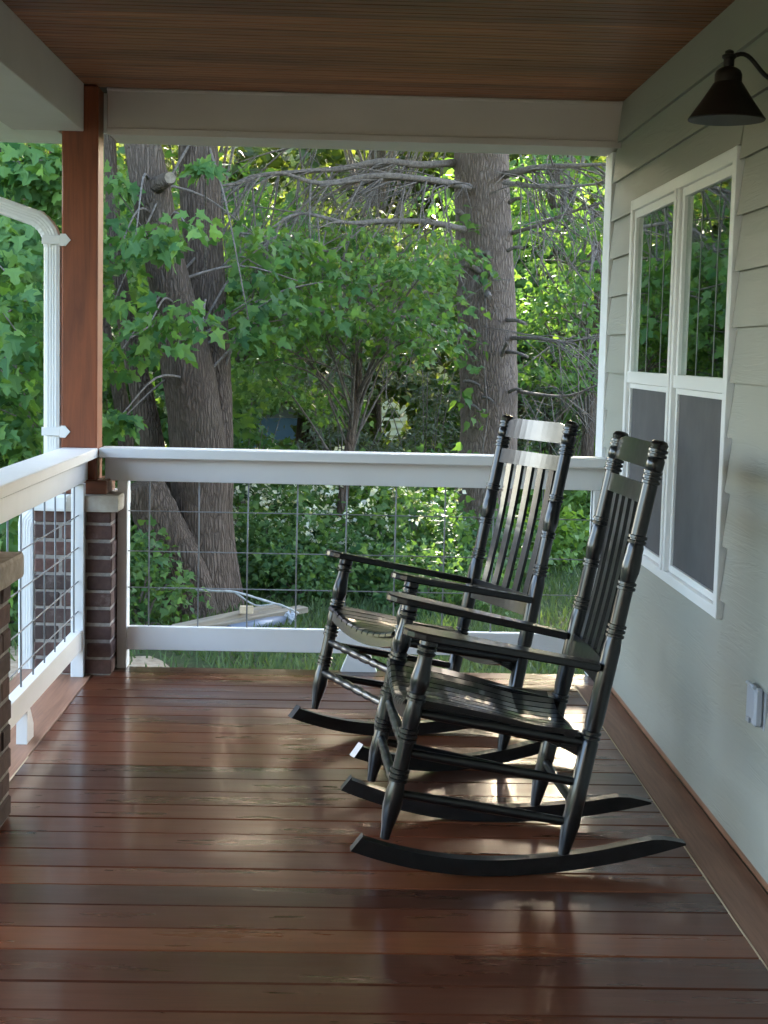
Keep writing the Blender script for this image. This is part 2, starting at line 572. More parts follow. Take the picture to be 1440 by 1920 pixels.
# ------------------------------------------------------------------ setting: deck
deck = empty('porch_deck', (0, 0, 0), label='varnished red brown hardwood deck of the porch', kind='structure')
DX0, DX1 = -2.083, -0.150
edges = [3.023, 3.163, 3.335, 3.474, 3.620, 3.759, 3.890, 4.033, 4.178, 4.310, 4.444, 4.583, 4.726, 4.868, 5.030, 5.165, 5.304,
         5.434, 5.557, 5.698, 5.831, 5.960, 6.076, 6.188, 6.300, 6.412]
y = 3.023
while y > -3.4:
    y -= 0.1415
    edges.insert(0, y)
for k in range(len(edges) - 1):
    gap = random.choice([0.003, 0.004, 0.004, 0.006, 0.008])
    y0, y1 = edges[k] + gap / 2, edges[k + 1] - gap / 2
    b = 0.003
    zt = random.uniform(-0.0012, 0.0006)
    pr = [(y0, -0.025), (y1, -0.025), (y1, zt - b), (y1 - b * 0.8, zt), (y0 + b * 0.8, zt), (y0, zt - b)]
    x1 = DX1 if k < len(edges) - 3 else -0.004
    mb = MB().prism(pr, 'x', DX0, x1)
    mb.build('plank', M_PLANK, deck)
for x0, x1 in ((-0.1455, -0.018), (-2.236, -2.0885), (-2.386, -2.240)):
    # border boards run along the wall and along the open side
    yb = 6.186 if x0 > -1 else 6.412
    ya = -3.5
    pr = [(x0, -0.025), (x1, -0.025), (x1, -0.003), (x1 - 0.003, 0.0), (x0 + 0.003, 0.0), (x0, -0.003)]
    MB().prism([(p[0], p[1]) for p in pr], 'y', ya, yb).build('border_plank', M_BORDER, deck)
MB().box(-0.1495, -0.1460, -3.5, 6.186, -0.02, 0.0008).build('edge_strip', M_EDGE, deck)
MB().box(-2.0880, -2.0840, -3.5, 4.95, -0.02, 0.0006).build('edge_strip', M_EDGE, deck)
MB().box(-2.36, -0.01, 6.36, 6.398, -0.26, -0.027).build('fascia_board', M_CEDAR, deck)
MB().box(-2.37, -2.33, -3.5, 6.358, -0.26, -0.027).build('fascia_board', M_CEDAR, deck)
for k in range(7):
    MB().box(-2.32, -0.02, 6.30 - k * 1.5, 6.34 - k * 1.5, -0.21, -0.03).build('joist', M_CEDAR, deck)

# ------------------------------------------------------------------ house wall with siding and window
house = empty('house', (0, 0, 0), label='grey green clapboard house wall along the right side of the porch', cat='house')
WY0, WY1 = 4.350, 5.960      # window frame along the wall
WZ0, WZ1 = 0.588, 1.902
SY0, SY1 = -2.44, 6.452
pitch = 0.1524
rows = [2.0163 + pitch - n * pitch for n in range(0, 16)]


def siding(z0, z1, y0, y1):
    # lapped board: proud at the bottom edge, tucked under the one above at the top
    zt = min(z1 + 0.022, 2.335)
    pr = [(-0.028, z0), (-0.010, zt), (0.0, zt), (-0.010, z0 + 0.003)]
    # prism along y: coordinates are (x, z)
    MB().prism(pr, 'y', y0, y1).build('siding_board', M_SIDING, house)


ztops = [2.334] + rows
for n in range(len(rows)):
    z1, z0 = ztops[n], rows[n]
    if z0 < 0.035:
        z0 = 0.035
        if z1 - z0 < 0.02:
            break
    if z0 < WZ1 - 0.01 and z1 > WZ0 + 0.01:
        a = max(z0, 0); 
        siding(z0, z1, SY0, WY0 - 0.004)
        siding(z0, z1, WY1 + 0.004, SY1)
        if z1 > WZ1 + 0.02:
            siding(WZ1 + 0.003, z1, WY0 - 0.003, WY1 + 0.003)
        if z0 < WZ0 - 0.02:
            pr = [(-0.028, z0), (-0.0155, WZ0 - 0.003), (0.0, WZ0 - 0.003), (-0.010, z0 + 0.003)]
            MB().prism(pr, 'y', WY0 - 0.003, WY1 + 0.003).build('siding_board', M_SIDING, house)
    else:
        siding(z0, z1, SY0, SY1)
# body of the house behind the siding: sheathing with the window opening
hb = MB()
hb.box(0.001, 0.10, -3.6, WY0 + 0.03, -0.6, 2.33)
hb.box(0.001, 0.10, WY1 - 0.03, 6.60, -0.6, 2.33)
hb.box(0.001, 0.10, WY0 + 0.03, WY1 - 0.03, -0.6, WZ0 + 0.03)
hb.box(0.001, 0.10, WY0 + 0.03, WY1 - 0.03, WZ1 - 0.03, 2.33)
hb.box(0.10, 6.0, 6.50, 6.60, -0.6, 2.33)
hb.box(0.10, 6.0, -3.6, -3.5, -0.6, 2.33)
hb.box(6.0, 6.1, -3.6, 6.60, -0.6, 2.33)
hb.box(-7.0, 0.0, -2.60, -2.45, -0.6, 3.2)  # unseen wing wall behind the camera, added to block light from that side
hb.box(-7.0, -6.85, -9.0, -2.61, -0.6, 3.2)  # return of the added, unseen wing
hb.box(0.001, 9.0, -9.0, 6.60, 2.47, 3.6)
hb.build('wall', M_SIDING, house)
MB().prism([(-0.5, 3.61), (9.5, 3.61), (4.5, 6.6)], 'y', -9.4, 7.0).build('main_roof', M_ROOF, house)
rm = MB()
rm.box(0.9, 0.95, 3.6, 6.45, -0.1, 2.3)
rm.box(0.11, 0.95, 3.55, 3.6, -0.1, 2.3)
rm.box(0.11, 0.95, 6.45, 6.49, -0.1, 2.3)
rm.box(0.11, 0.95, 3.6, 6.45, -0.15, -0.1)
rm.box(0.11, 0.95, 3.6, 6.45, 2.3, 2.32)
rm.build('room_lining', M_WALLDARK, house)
MB().box(-0.030, 0.0, 6.456, 6.607, 0.0, 2.145, 0.002).build('corner_board', M_WHITE_Z, house)
MB().box(-0.028, 0.13, 6.609, 6.632, 0.0, 2.145, 0.002).build('corner_board', M_WHITE_Z, house)
sk = MB().prism([(-0.0165, 0.001), (0.0, 0.001), (0.0, 0.034), (-0.010, 0.034), (-0.0165, 0.024)], 'y', -3.5, 6.44)
sk.build('skirting_board', M_BORDER, house)

win = empty('window', (0, 0, 0))
win.parent = house
wf = MB()
XF = -0.036
# picture-frame casing, butt-jointed
wf.box(XF, 0.0, WY0, WY0 + 0.042, WZ0, WZ1, 0.002)
wf.box(XF, 0.0, WY1 - 0.042, WY1, WZ0, WZ1, 0.002)
wf.box(XF + 0.001, 0.0, WY0 + 0.0425, WY1 - 0.0425, WZ1 - 0.040, WZ1, 0.002)
wf.box(XF + 0.001, 0.0, WY0 + 0.0425, WY1 - 0.0425, WZ0, WZ0 + 0.034, 0.002)
wf.build('frame', M_VINYL, win)
YM = 5.118
mu = MB()
mu.box(XF - 0.002, 0.0, YM - 0.040, YM + 0.040, WZ0 + 0.0345, WZ1 - 0.0405, 0.002)
mu.box(XF - 0.007, XF - 0.0022, YM - 0.014, YM + 0.014, WZ0 + 0.0345, WZ1 - 0.0405, 0.001)
mu.build('mullion', M_VINYL, win)
ZR = 1.243
for ya, yb in ((WY0 + 0.043, YM - 0.041), (YM + 0.041, WY1 - 0.043)):
    s1 = MB()       # upper sash
    s1.box(XF + 0.010, 0.0, ya, ya + 0.026, ZR, WZ1 - 0.041, 0.0015)
    s1.box(XF + 0.010, 0.0, yb - 0.026, yb, ZR, WZ1 - 0.041, 0.0015)
    s1.box(XF + 0.011, 0.0, ya + 0.0265, yb - 0.0265, WZ1 - 0.070, WZ1 - 0.041, 0.0015)
    s1.box(XF + 0.004, 0.0, ya, yb, ZR - 0.020, ZR + 0.022, 0.0015)
    s1.build('sash', M_VINYL, win)
    s2 = MB()       # lower sash behind the insect screen
    s2.box(XF + 0.014, 0.0, ya, ya + 0.020, WZ0 + 0.035, ZR - 0.021, 0.0015)
    s2.box(XF + 0.014, 0.0, yb - 0.020, yb, WZ0 + 0.035, ZR - 0.021, 0.0015)
    s2.box(XF + 0.015, 0.0, ya + 0.0205, yb - 0.0205, WZ0 + 0.035, WZ0 + 0.058, 0.0015)
    s2.box(XF + 0.015, 0.0, ya + 0.0205, yb - 0.0205, ZR - 0.040, ZR - 0.0215, 0.0015)
    s2.build('sash', M_VINYL, win)
    MB().box(-0.014, -0.011, ya + 0.027, yb - 0.027, ZR + 0.023, WZ1 - 0.071).build('pane', M_GLASS, win)
    MB().box(-0.013, -0.011, ya + 0.021, yb - 0.021, WZ0 + 0.059, ZR - 0.041).build('screen', M_SCREEN, win)
    gr = MB()
    for t in (0.30, 0.66):
        yg = ya + 0.03 + (yb - ya - 0.06) * t
        gr.box(-0.0152, -0.0143, yg - 0.0035, yg + 0.0035, ZR + 0.023, WZ1 - 0.071)
    gr.build('grille', M_GRILLE, win)
    MB().box(-0.0105, -0.008, ya + 0.027, yb - 0.027, 1.535, 1.551).build('grille', M_VINYL, win)
    n = 4
    for k in range(n):
        yc = ya + 0.05 + (yb - ya - 0.1) * (k + 0.5) / n
        bl = MB()
        bl.box(-0.0015, 0.0015, -0.016, 0.016, -0.33, 0.33)
        o = bl.build('blind_slat', M_BLIND, win, (0.05, yc, 1.55))
        o.rotation_euler = (0, 0, math.radians(random.uniform(-4, 14)))

# ------------------------------------------------------------------ porch roof: ceiling, beams, soffit
roof = empty('porch_roof', (0, 0, 0), label='porch roof with brown beadboard ceiling and white boxed beams', cat='roof')
ZC = 2.331
BH = 0.1016
y = 6.365
k = 0
while y > -3.5:
    y0, y1 = y - BH, y - 0.0015
    yc = (y0 + y1) / 2
    z0 = ZC + random.uniform(0, 0.0008)
    gd = 0.0035
    pr = [(y0, z0 + gd), (y0 + 0.004, z0), (yc - 0.003, z0), (yc, z0 + gd * .8), (yc + 0.003, z0),
          (y1 - 0.004, z0), (y1, z0 + gd), (y1, z0 + 0.016), (y0, z0 + 0.016)]
    MB().prism(pr, 'x', -2.139, -0.001).build('ceiling_board', M_CEIL, roof)
    y -= BH
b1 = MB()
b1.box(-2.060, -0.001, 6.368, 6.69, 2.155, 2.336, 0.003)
b1.build('beam', M_BEAM_SHADED, roof)
MB().box(-2.060, -0.0012, 6.358, 6.367, 2.148, 2.176, 0.002).build('beam_trim', M_BEAM_SHADED, roof)
MB().box(-2.060, -0.0012, 6.360, 6.3672, 2.318, 2.330, 0.002).build('beam_trim', M_BEAM_SHADED, roof)
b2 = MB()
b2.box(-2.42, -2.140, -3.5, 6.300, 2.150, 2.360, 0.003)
b2.build('beam', M_BEAM_SHADED, roof)
MB().box(-3.25, -2.4205, -3.5, 6.72, 2.152, 2.165).build('soffit', M_WHITE_Y, roof)
MB().box(-2.42, -2.245, 6.303, 6.72, 2.151, 2.336, 0.003).build('beam', M_WHITE_X, roof)
MB().box(-3.30, 6.3, -3.6, 6.95, 2.365, 2.46).build('roof_deck', M_ROOF, roof)
MB().box(-3.27, -3.252, -3.5, 6.74, 2.12, 2.36).build('fascia', M_WHITE_Y, roof)
MB().box(-3.25, 0.2, 6.722, 6.742, 2.20, 2.364).build('fascia', M_WHITE_X, roof)
gt = MB()
gt.prism([(-3.272, 2.33), (-3.40, 2.33), (-3.40, 2.30), (-3.37, 2.225), (-3.272, 2.225)], 'y', -3.5, 6.76)
gt.build('gutter', M_VINYL, roof)

# ------------------------------------------------------------------ brick piers
brick_me = {}


def brick_mesh(lx, ly):
    key = (round(lx, 3), round(ly, 3))
    if key not in brick_me:
        brick_me[key] = MB().box(-lx / 2, lx / 2, -ly / 2, ly / 2, -0.0285, 0.0285, 0.005).mesh('brick', M_BRICK)
    return brick_me[key]


def pier(x0, y0, label, zt, capmat, capz):
    """square pier of four stretchers a course laid in a pinwheel, x0/y0 the corner nearest the open side and the camera"""
    sz, bw = 0.306, 0.098
    L = sz - bw - 0.010
    p = empty('brick_pier', (x0 + sz / 2, y0 + sz / 2, 0), label=label, cat='pier', group='brick piers carrying the porch posts')
    h = sz / 2
    MB().box(-h + 0.005, h - 0.005, -h + 0.005, h - 0.005, 0.0, zt).build('mortar', M_MORTAR, p)
    n = int(round(zt / 0.0677))
    for c in range(n):
        z = 0.0677 * c + 0.034
        for q in range(4):
            a = (-h + L / 2, -h + bw / 2) if c % 2 else (h - L / 2, -h + bw / 2)
            an = q * math.pi / 2
            x, y_ = a[0] * math.cos(an) - a[1] * math.sin(an), a[0] * math.sin(an) + a[1] * math.cos(an)
            o = link('brick', brick_mesh(L, bw), p)
            o.location = (x + random.uniform(-.0025, .0025), y_ + random.uniform(-.0025, .0025), z + random.uniform(-.001, .001))
            o.rotation_euler = (0, 0, an + random.uniform(-.008, .008))
    mb = MB()
    ov = 0.030
    # slightly uneven cast cap
    nx_ = 7
    lo, hi = zt + 0.002, capz
    ring = []
    for sx, sy, ex, ey in ((-1, -1, 1, -1), (1, -1, 1, 1), (1, 1, -1, 1), (-1, 1, -1, -1)):
        for t in range(nx_):
            f = t / nx_
            r = h + ov + random.uniform(-.003, .003)
            ring.append(((sx + (ex - sx) * f) * r, (sy + (ey - sy) * f) * r))
    nr = len(ring)
    v = []
    for zz, s_ in ((lo, 0.985), (lo + .008, 1.0), (hi - .010, 1.0), (hi, 0.975)):
        v += [(a * s_, b * s_, zz + random.uniform(-.0015, .0015)) for a, b in ring]
    f = [tuple(range(nr))[::-1], tuple(range(3 * nr, 4 * nr))]
    for q in range(3):
        f += [(q * nr + i, q * nr + (i + 1) % nr, (q + 1) * nr + (i + 1) % nr, (q + 1) * nr + i) for i in range(nr)]
    mb.add(v, f)
    mb.build('stone_cap', capmat, p)
    return p


PX, PY = -2.318, 6.224
pier(PX, PY, 'brick pier under the wooden corner post with half painted stone cap', 0.660, M_CAP, 0.724)
pier(-2.312, 4.004, 'near brick pier with bare stone cap at the left picture edge', 0.672, M_STONE, 0.742)


def wooden_post(xc, yc, label, zb, group='wooden porch posts on the brick piers'):
    p = empty('porch_post', (xc, yc, zb), label=label, cat='post', group=group)
    h = 0.0715
    MB().box(-h, h, -h, h, 0.001, 2.330 - zb, 0.006).build('shaft', M_POST, p)
    t = MB()
    w_, hh = 0.118, 0.056
    t.box(-w_, w_, -w_, -h - 0.001, 0.001, hh, 0.003)
    t.box(-w_, w_, h + 0.001, w_, 0.001, hh, 0.003)
    t.box(-w_, -h - 0.001, -h - 0.0008, h + 0.0008, 0.001, hh, 0.003)
    t.box(h + 0.001, w_, -h - 0.0008, h + 0.0008, 0.001, hh, 0.003)
    t.build('base_trim', M_CEDAR, p)
    return p


wooden_post(-2.1565, 6.382, 'red brown square corner post between downspout and back railing', 0.724)
wooden_post(-2.1635, 4.143, 'wooden post on the near brick pier just outside the left picture edge', 0.742)

# ------------------------------------------------------------------ railings with wire mesh
br = empty('railing', (-1.0, 6.40, 0), label='white back railing with wire grid across the end of the porch', cat='railing', group='white porch railings with wire mesh')


def P(par, x0, x1, y0, y1, z0, z1, b, name, mat):
    o = par.location
    return MB().box(x0 - o[0], x1 - o[0], y0 - o[1], y1 - o[1], z0 - o[2], z1 - o[2], b).build(name, mat, par)


P(br, -2.078, -0.004, 6.310, 6.455, 0.868, 0.907, 0.003, 'top_rail', M_WHITE_X)
P(br, -2.062, -0.004, 6.375, 6.413, 0.772, 0.8675, 0.002, 'apron_board', M_WHITE_X)
P(br, -1.968, -0.070, 6.375, 6.413, 0.077, 0.173, 0.002, 'bottom_rail', M_WHITE_X)
P(br, -2.010, -1.970, 6.368, 6.458, 0.0, 0.7715, 0.002, 'end_post', M_WHITE_Z)
P(br, -0.068, -0.022, 6.368, 6.458, 0.0, 0.7715, 0.002, 'end_post', M_WHITE_Z)
ft = MB()
ft.add([(-0.075, -0.018, 0), (0.075, -0.018, 0), (0.045, -0.018, 0.076), (-0.045, -0.018, 0.076),
        (-0.075, 0.018, 0), (0.075, 0.018, 0), (0.045, 0.018, 0.076), (-0.045, 0.018, 0.076)],
       [(0, 1, 2, 3), (5, 4, 7, 6), (1, 5, 6, 2), (4, 0, 3, 7), (3, 2, 6, 7), (0, 4, 5, 1)])
ft.build('foot', M_WHITE_X, br, (-1.015 + 1.0, 6.394 - 6.40, 0))


def wire(par, a, b, r=0.0025):
    o = par.location
    a, b = Vector(a) - o, Vector(b) - o
    mid = (a + b) / 2 + Vector((random.uniform(-.002, .002), random.uniform(-.002, .002), random.uniform(-.002, .002)))
    MB().tube([a, mid, b], r, 6).build('wire', M_WIRE, par)


for k in range(10):
    x = -1.884 + k * 0.2015
    wire(br, (x, 6.402, 0.1735), (x, 6.402, 0.7715), 0.0035)
for z in (0.648, 0.483, 0.333):
    wire(br, (-1.969, 6.396, z), (-0.069, 6.396, z))

lr = empty('railing', (-2.13, 5.25, 0), label='white side railing with wire grid along the left of the porch', cat='railing', group='white porch railings with wire mesh')
LY0, LY1 = 4.314, 6.220
P(lr, -2.225, -2.080, LY0 - 0.3, 6.305, 0.868, 0.907, 0.003, 'top_rail', M_WHITE_Y)
P(lr, -2.158, -2.120, LY0 - 0.1, 6.308, 0.775, 0.8675, 0.002, 'apron_board', M_WHITE_Y)
P(lr, -2.158, -2.120, LY0 + 0.04, LY1 - 0.046, 0.110, 0.190, 0.002, 'bottom_rail', M_WHITE_Y)
P(lr, -2.164, -2.114, LY1 - 0.044, LY1 - 0.002, 0.0, 0.7745, 0.002, 'end_post', M_WHITE_Z)
P(lr, -2.164, -2.114, LY0 + 0.002, LY0 + 0.040, 0.0, 0.7745, 0.002, 'end_post', M_WHITE_Z)
ft = MB()
ft.prism([(-0.055, 0.0), (0.055, 0.0), (0.055, 0.045), (0.0, 0.1095), (-0.045, 0.1095)], 'x', -0.018, 0.018)
ft.build('foot', M_WHITE_Y, lr, (-2.139 + 2.13, 5.16 - 5.25, 0))
y = LY1 - 0.10
while y > LY0 + 0.06:
    wire(lr, (-2.142, y, 0.1905), (-2.142, y, 0.7745), 0.0034)
    y -= 0.2015
for z in (0.648, 0.520, 0.385, 0.265):
    wire(lr, (-2.135, LY0 + 0.041, z), (-2.135, LY1 - 0.045, z))

# ------------------------------------------------------------------ downspout
ds = empty('downspout', (-2.267, 6.345, GZ), label='white corrugated downspout strapped to the corner post', cat='downspout')


def duct(name, path, wx=0.034, wy=0.026, ribs=False):
    """rectangular pipe with rounded, fluted sides swept along a path lying in an x-z plane"""
    sec = []
    n = 40
    for k in range(n):
        a = 2 * math.pi * k / n
        c, s_ = math.cos(a), math.sin(a)
        r = (abs(c) ** 6 + abs(s_) ** 6) ** (-1 / 6)
        fl = 1 - 0.045 * (0.5 + 0.5 * math.cos(a * 20))
        sec.append((c * r * wx * fl, s_ * r * wy * fl))
    v, f = [], []
    o = ds.location
    pts = [Vector((p[0] - o[0], p[1] - o[1], p[2] - o[2])) for p in path]
    for i, p in enumerate(pts):
        t = (pts[min(i + 1, len(pts) - 1)] - pts[max(i - 1, 0)]).normalized()
        side = Vector((0, 1, 0)).cross(t).normalized()
        fac = 1.0 + (0.05 if (ribs and i % 2) else 0)
        for a, b in sec:
            v.append(p + side * (a * fac) + Vector((0, 1, 0)) * b * fac)
    for i in range(len(pts) - 1):
        f += [(i * n + k, i * n + (k + 1) % n, (i + 1) * n + (k + 1) % n, (i + 1) * n + k) for k in range(n)]
    MB().add(v, f, False).build(name, M_VINYL, ds)


DY = 6.345
duct('pipe', [(-2.267, DY, 1.70), (-2.267, DY, 0.74)])
el = []
c0 = Vector((-2.267 - 0.13, DY, 1.70))
for k in range(13):
    a = math.radians(62) * k / 12
    el.append((c0.x + 0.13 * math.cos(a), DY, c0.z + 0.13 * math.sin(a)))
duct('elbow', el, 0.0345, 0.0265, True)
ex, ez = el[-1][0], el[-1][2]
dx, dz = -math.sin(math.radians(62)), math.cos(math.radians(62))
duct('pipe', [(ex - dx * 0.01, DY, ez - dz * 0.01), (ex + dx * 1.10, DY, ez + dz * 1.10 - 0.20)], 0.033, 0.0255)
# jog round the pier cap and down to the ground
duct('elbow', [(-2.267, DY, 0.745), (-2.268, DY, 0.72), (-2.280, DY, 0.69), (-2.305, DY, 0.665), (-2.345, DY, 0.635), (-2.365, DY, 0.61), (-2.370, DY, 0.58)], 0.0345, 0.0265, True)
duct('pipe', [(-2.370, DY, 0.59), (-2.370, DY, GZ + 0.08)], 0.033, 0.0255)
duct('elbow', [(-2.370, DY, GZ + 0.09), (-2.375, DY, GZ + 0.05), (-2.40, DY, GZ + 0.03), (-2.46, DY, GZ + 0.025)], 0.034, 0.026, True)
for z in (1.728, 0.970):
    st = MB()
    zz = z - GZ
    o = ds.location
    y0 = 6.3095 - o[1]
    st.box(-0.038, 0.034, y0 - 0.0035, y0 + 0.0008, zz - 0.017, zz + 0.017, 0.0008)
    st.prism([(0.0345, zz - 0.024), (0.056, zz - 0.024), (0.076, zz), (0.056, zz + 0.024), (0.0345, zz + 0.024)], 'y', y0 - 0.006, y0 - 0.001)
    st.build('strap', M_VINYL, ds)

# ------------------------------------------------------------------ wall lamp and outlet
lamp = empty('wall_lamp', (-0.150, 4.0, 1.915), label='dark bronze gooseneck wall lamp with cone shade above the window', cat='lamp')
sh = MB()
sh.lathe([(0.095, 0.0), (0.0965, 0.003), (0.093, 0.008), (0.062, 0.052), (0.036, 0.092), (0.034, 0.094), (0.034, 0.112), (0.030, 0.122), (0.022, 0.128), (0.016, 0.131)], 40)
sh.build('shade', M_BRONZE, lamp, None, 40)
si = MB()
vv, ff = [], []
prof = [(0.0925, 0.001), (0.060, 0.047), (0.034, 0.085), (0.010, 0.087)]
for r, z in prof:
    for k in range(40):
        a = 2 * math.pi * k / 40
        vv.append((r * math.cos(a), r * math.sin(a), z))
for i in range(len(prof) - 1):
    for k in range(40):
        ff.append((i * 40 + k, (i + 1) * 40 + k, (i + 1) * 40 + (k + 1) % 40, i * 40 + (k + 1) % 40))
si.add(vv, ff, True)
si.build('shade_lining', M_SHADEIN, lamp)
MB().lathe([(0.013, 0.128), (0.0135, 0.150), (0.018, 0.154), (0.018, 0.160), (0.011, 0.164), (0.011, 0.170), (0.004, 0.174)], 20).build('socket_cap', M_BRONZE, lamp, None, 40)
pth = []
for k in range(15):
    t = k / 14
    pth.append((0.010 + 0.125 * t, 0.0, 0.157 - 0.045 * (0.5 - 0.5 * math.cos(math.pi * t)) + 0.012 * math.sin(2 * math.pi * t)))
MB().tube(pth, 0.0058, 10).build('arm', M_BRONZE, lamp)
pl = MB()
pl.lathe([(0.058, 0.0), (0.058, 0.010), (0.050, 0.016), (0.020, 0.024), (0.012, 0.030)], 28)
o = pl.build('wall_plate', M_BRONZE, lamp, (0.131, 0, 0.112), 40)
o.rotation_euler = (0, -math.pi / 2, 0)

ou = empty('outdoor_outlet', (-0.018, 3.895, 0.446), label='grey weatherproof outlet box low on the siding', cat='outlet')
MB().box(-0.006, 0.004, -0.052, 0.052, -0.058, 0.058, 0.002).build('back_plate', M_GREYPL, ou)
cv = MB()
cv.box(-0.030, -0.0065, -0.043, 0.043, -0.048, 0.050, 0.006)
cv.build('cover', M_GREYPL2, ou)
MB().tube([(-0.030, -0.036, 0.052), (-0.030, 0.036, 0.052)], 0.005, 10).build('hinge', M_GREYPL2, ou)
MB().box(-0.037, -0.0305, -0.014, 0.014, -0.044, -0.030, 0.002).build('latch', M_GREYPL, ou)

# ------------------------------------------------------------------ rocking chairs


def lerp(a, b, t):
    return a + (b - a) * t


def ringed(base, r, groups):
    """profile points of a turned post: base list of (z, r) with groups of beads added at the given heights"""
    zs = sorted(base)
    marks = []
    for z, n in groups:
        for i in range(n):
            zc = z + (i - (n - 1) / 2) * 0.0125
            marks += [(zc - 0.0048, -0.0036), (zc - 0.0032, 0.0013), (zc + 0.0032, 0.0013), (zc + 0.0048, -0.0036)]
    def rb(z):
        for (z0, r0), (z1, r1) in zip(zs, zs[1:]):
            if z0 <= z <= z1:
                return lerp(r0, r1, (z - z0) / (z1 - z0))
        return zs[-1][1]
    pts = [(z, rr) for z, rr in zs if all(abs(z - m_) > 0.0055 for m_, _ in marks)]
    pts += [(z, rb(z) + d) for z, d in marks]
    pts.sort()
    return [(rr, z) for z, rr in pts]


def make_chair():
    root = empty('rocking_chair')
    tag(root, None, 'rocking chair', 'black wooden rocking chairs on the porch')
    WF, WR = 0.264, 0.217
    PF, PR = -0.323, 0.143
    # posts --------------------------------------------------------
    R0 = 0.0235
    base = [(0.060, 0.012), (0.085, 0.015), (0.120, 0.020), (0.155, 0.0245), (0.19, R0), (0.375, R0), (0.43, R0), (0.62, R0), (0.775, R0),
            (0.80, 0.0232), (0.822, 0.0241), (0.838, 0.0242), (0.855, 0.0232), (0.870, 0.0216), (0.885, 0.0218), (0.900, R0), (1.05, R0),
            (1.090, R0), (1.110, R0), (1.122, 0.0240), (1.138, 0.0245), (1.150, 0.0230), (1.158, 0.0180), (1.161, 0.010)]
    rear = ringed(base, R0, [(0.394, 2), (0.668, 3), (0.786, 2), (0.906, 2), (1.066, 3), (1.128, 2)])
    for s in (-1, 1):
        o = MB().lathe(rear, 18).build('rear_post', M_BLACK, root, (PR, s * WR, 0), 30)
    base = [(0.042, 0.012), (0.065, 0.0145), (0.095, 0.020), (0.125, 0.0245), (0.16, R0), (0.36, R0), (0.40, R0), (0.425, 0.0225), (0.445, 0.0248),
            (0.460, 0.0248), (0.480, 0.0215), (0.497, 0.0192), (0.512, 0.0212), (0.522, R0), (0.545, R0), (0.562, 0.0225)]
    front = ringed(base, R0, [(0.208, 3), (0.312, 3), (0.410, 2), (0.528, 2)])
    for s in (-1, 1):
        MB().lathe(front, 18).build('front_post', M_BLACK, root, (PF, s * WF, 0), 30)
    # rockers: curve given in the upright frame, tilted back into post frame
    al = 0.1941
    ca, sa = math.cos(al), math.sin(al)
    def pf(u, z):
        return u * ca - z * sa, u * sa + z * ca
    for s in (-1, 1):
        mb = MB()
        bot, top = [], []
        us = np.linspace(-0.395, 0.478, 30)
        for u in us:
            z = (0.50 if u < 0 else 0.285) * u * u
            th = 0.042
            if u > 0.36:
                th *= max(0.12, 1 - ((u - 0.36) / 0.118) ** 2 * 0.95)
            if u < -0.372:
                th = 0.042
            bot.append((u, z)); top.append((u, z + th))
        # the front end is cut on a slant
        top[0] = (top[0][0] + 0.030, top[0][1] - 0.004)
        if top[1][0] < top[0][0]:
            top[1] = (top[0][0] + 0.002, top[0][1] - 0.0005)
        v, n = [], len(bot)
        for side in (-1, 1):
            for (u, z) in bot + top:
                p, q = pf(u, z)
                f_ = (p - PF) / (PR - PF)
                yc = s * lerp(WF, WR, f_)
                v.append((p, yc + side * 0.0185, q))
        m2 = 2 * n
        f = []
        for i in range(n - 1):
            f.append((i, i + 1, n + i + 1, n + i))
            f.append((m2 + i, m2 + n + i, m2 + n + i + 1, m2 + i + 1))
            f.append((i, m2 + i, m2 + i + 1, i + 1))
            f.append((n + i, n + i + 1, m2 + n + i + 1, m2 + n + i))
        f.append((0, n, m2 + n, m2)); f.append((n - 1, m2 + n - 1, m2 + 2 * n - 1, 2 * n - 1))
        mb.add(v, f).build('rocker', M_BLACK, root)
    # rungs
    def rung(name, a, b, r, rings=0):
        a, b = Vector(a), Vector(b)
        path, rad = [], []
        n = 25
        for i in range(n):
            t = i / (n - 1)
            path.append(a.lerp(b, t))
            bulge = 1 + 0.25 * math.sin(math.pi * t)
            if rings and i in rings:
                bulge *= 0.78
            rad.append(r * bulge * (0.8 if i in (0, n - 1) else 1))
        MB().tube(path, rad, 10).build(name, M_BLACK, root)
    for s in (-1, 1):
        for q in (0.370, 0.267, 0.161):
            rung('side_rung', (PF, s * WF, q), (PR, s * WR, q), 0.0105)
    for q in (0.275, 0.170):
        rung('front_rung', (PF, -WF, q), (PF, WF, q), 0.0115, (5, 8, 12, 16, 19))
    rung('rear_rung', (PR, -WR, 0.205), (PR, WR, 0.205), 0.0105)
    rung('rear_rung', (PR, -WR, 0.345), (PR, WR, 0.345), 0.0105)
    # dipped seat rails front and rear with the slats laid over them
    def dip(v):
        return 0.404 - 0.034 * (1 - (v / 0.262) ** 2)
    for p in (PF, 0.085):
        mb = MB()
        wv = WF if p < 0 else WR + 0.012
        vs = np.linspace(-wv, wv, 17)
        v, f = [], []
        for vv in vs:
            zt = dip(vv * 0.262 / wv) - 0.010
            for dp, dz in ((-0.014, -0.040), (0.014, -0.040), (0.014, 0), (-0.014, 0)):
                v.append((p + dp, vv, zt + dz))
        for i in range(16):
            for k in range(4):
                f.append((i * 4 + k, i * 4 + (k + 1) % 4, (i + 1) * 4 + (k + 1) % 4, (i + 1) * 4 + k))
        f += [(3, 2, 1, 0), (64, 65, 66, 67)]
        mb.add(v, f).build('seat_rail', M_BLACK, root)
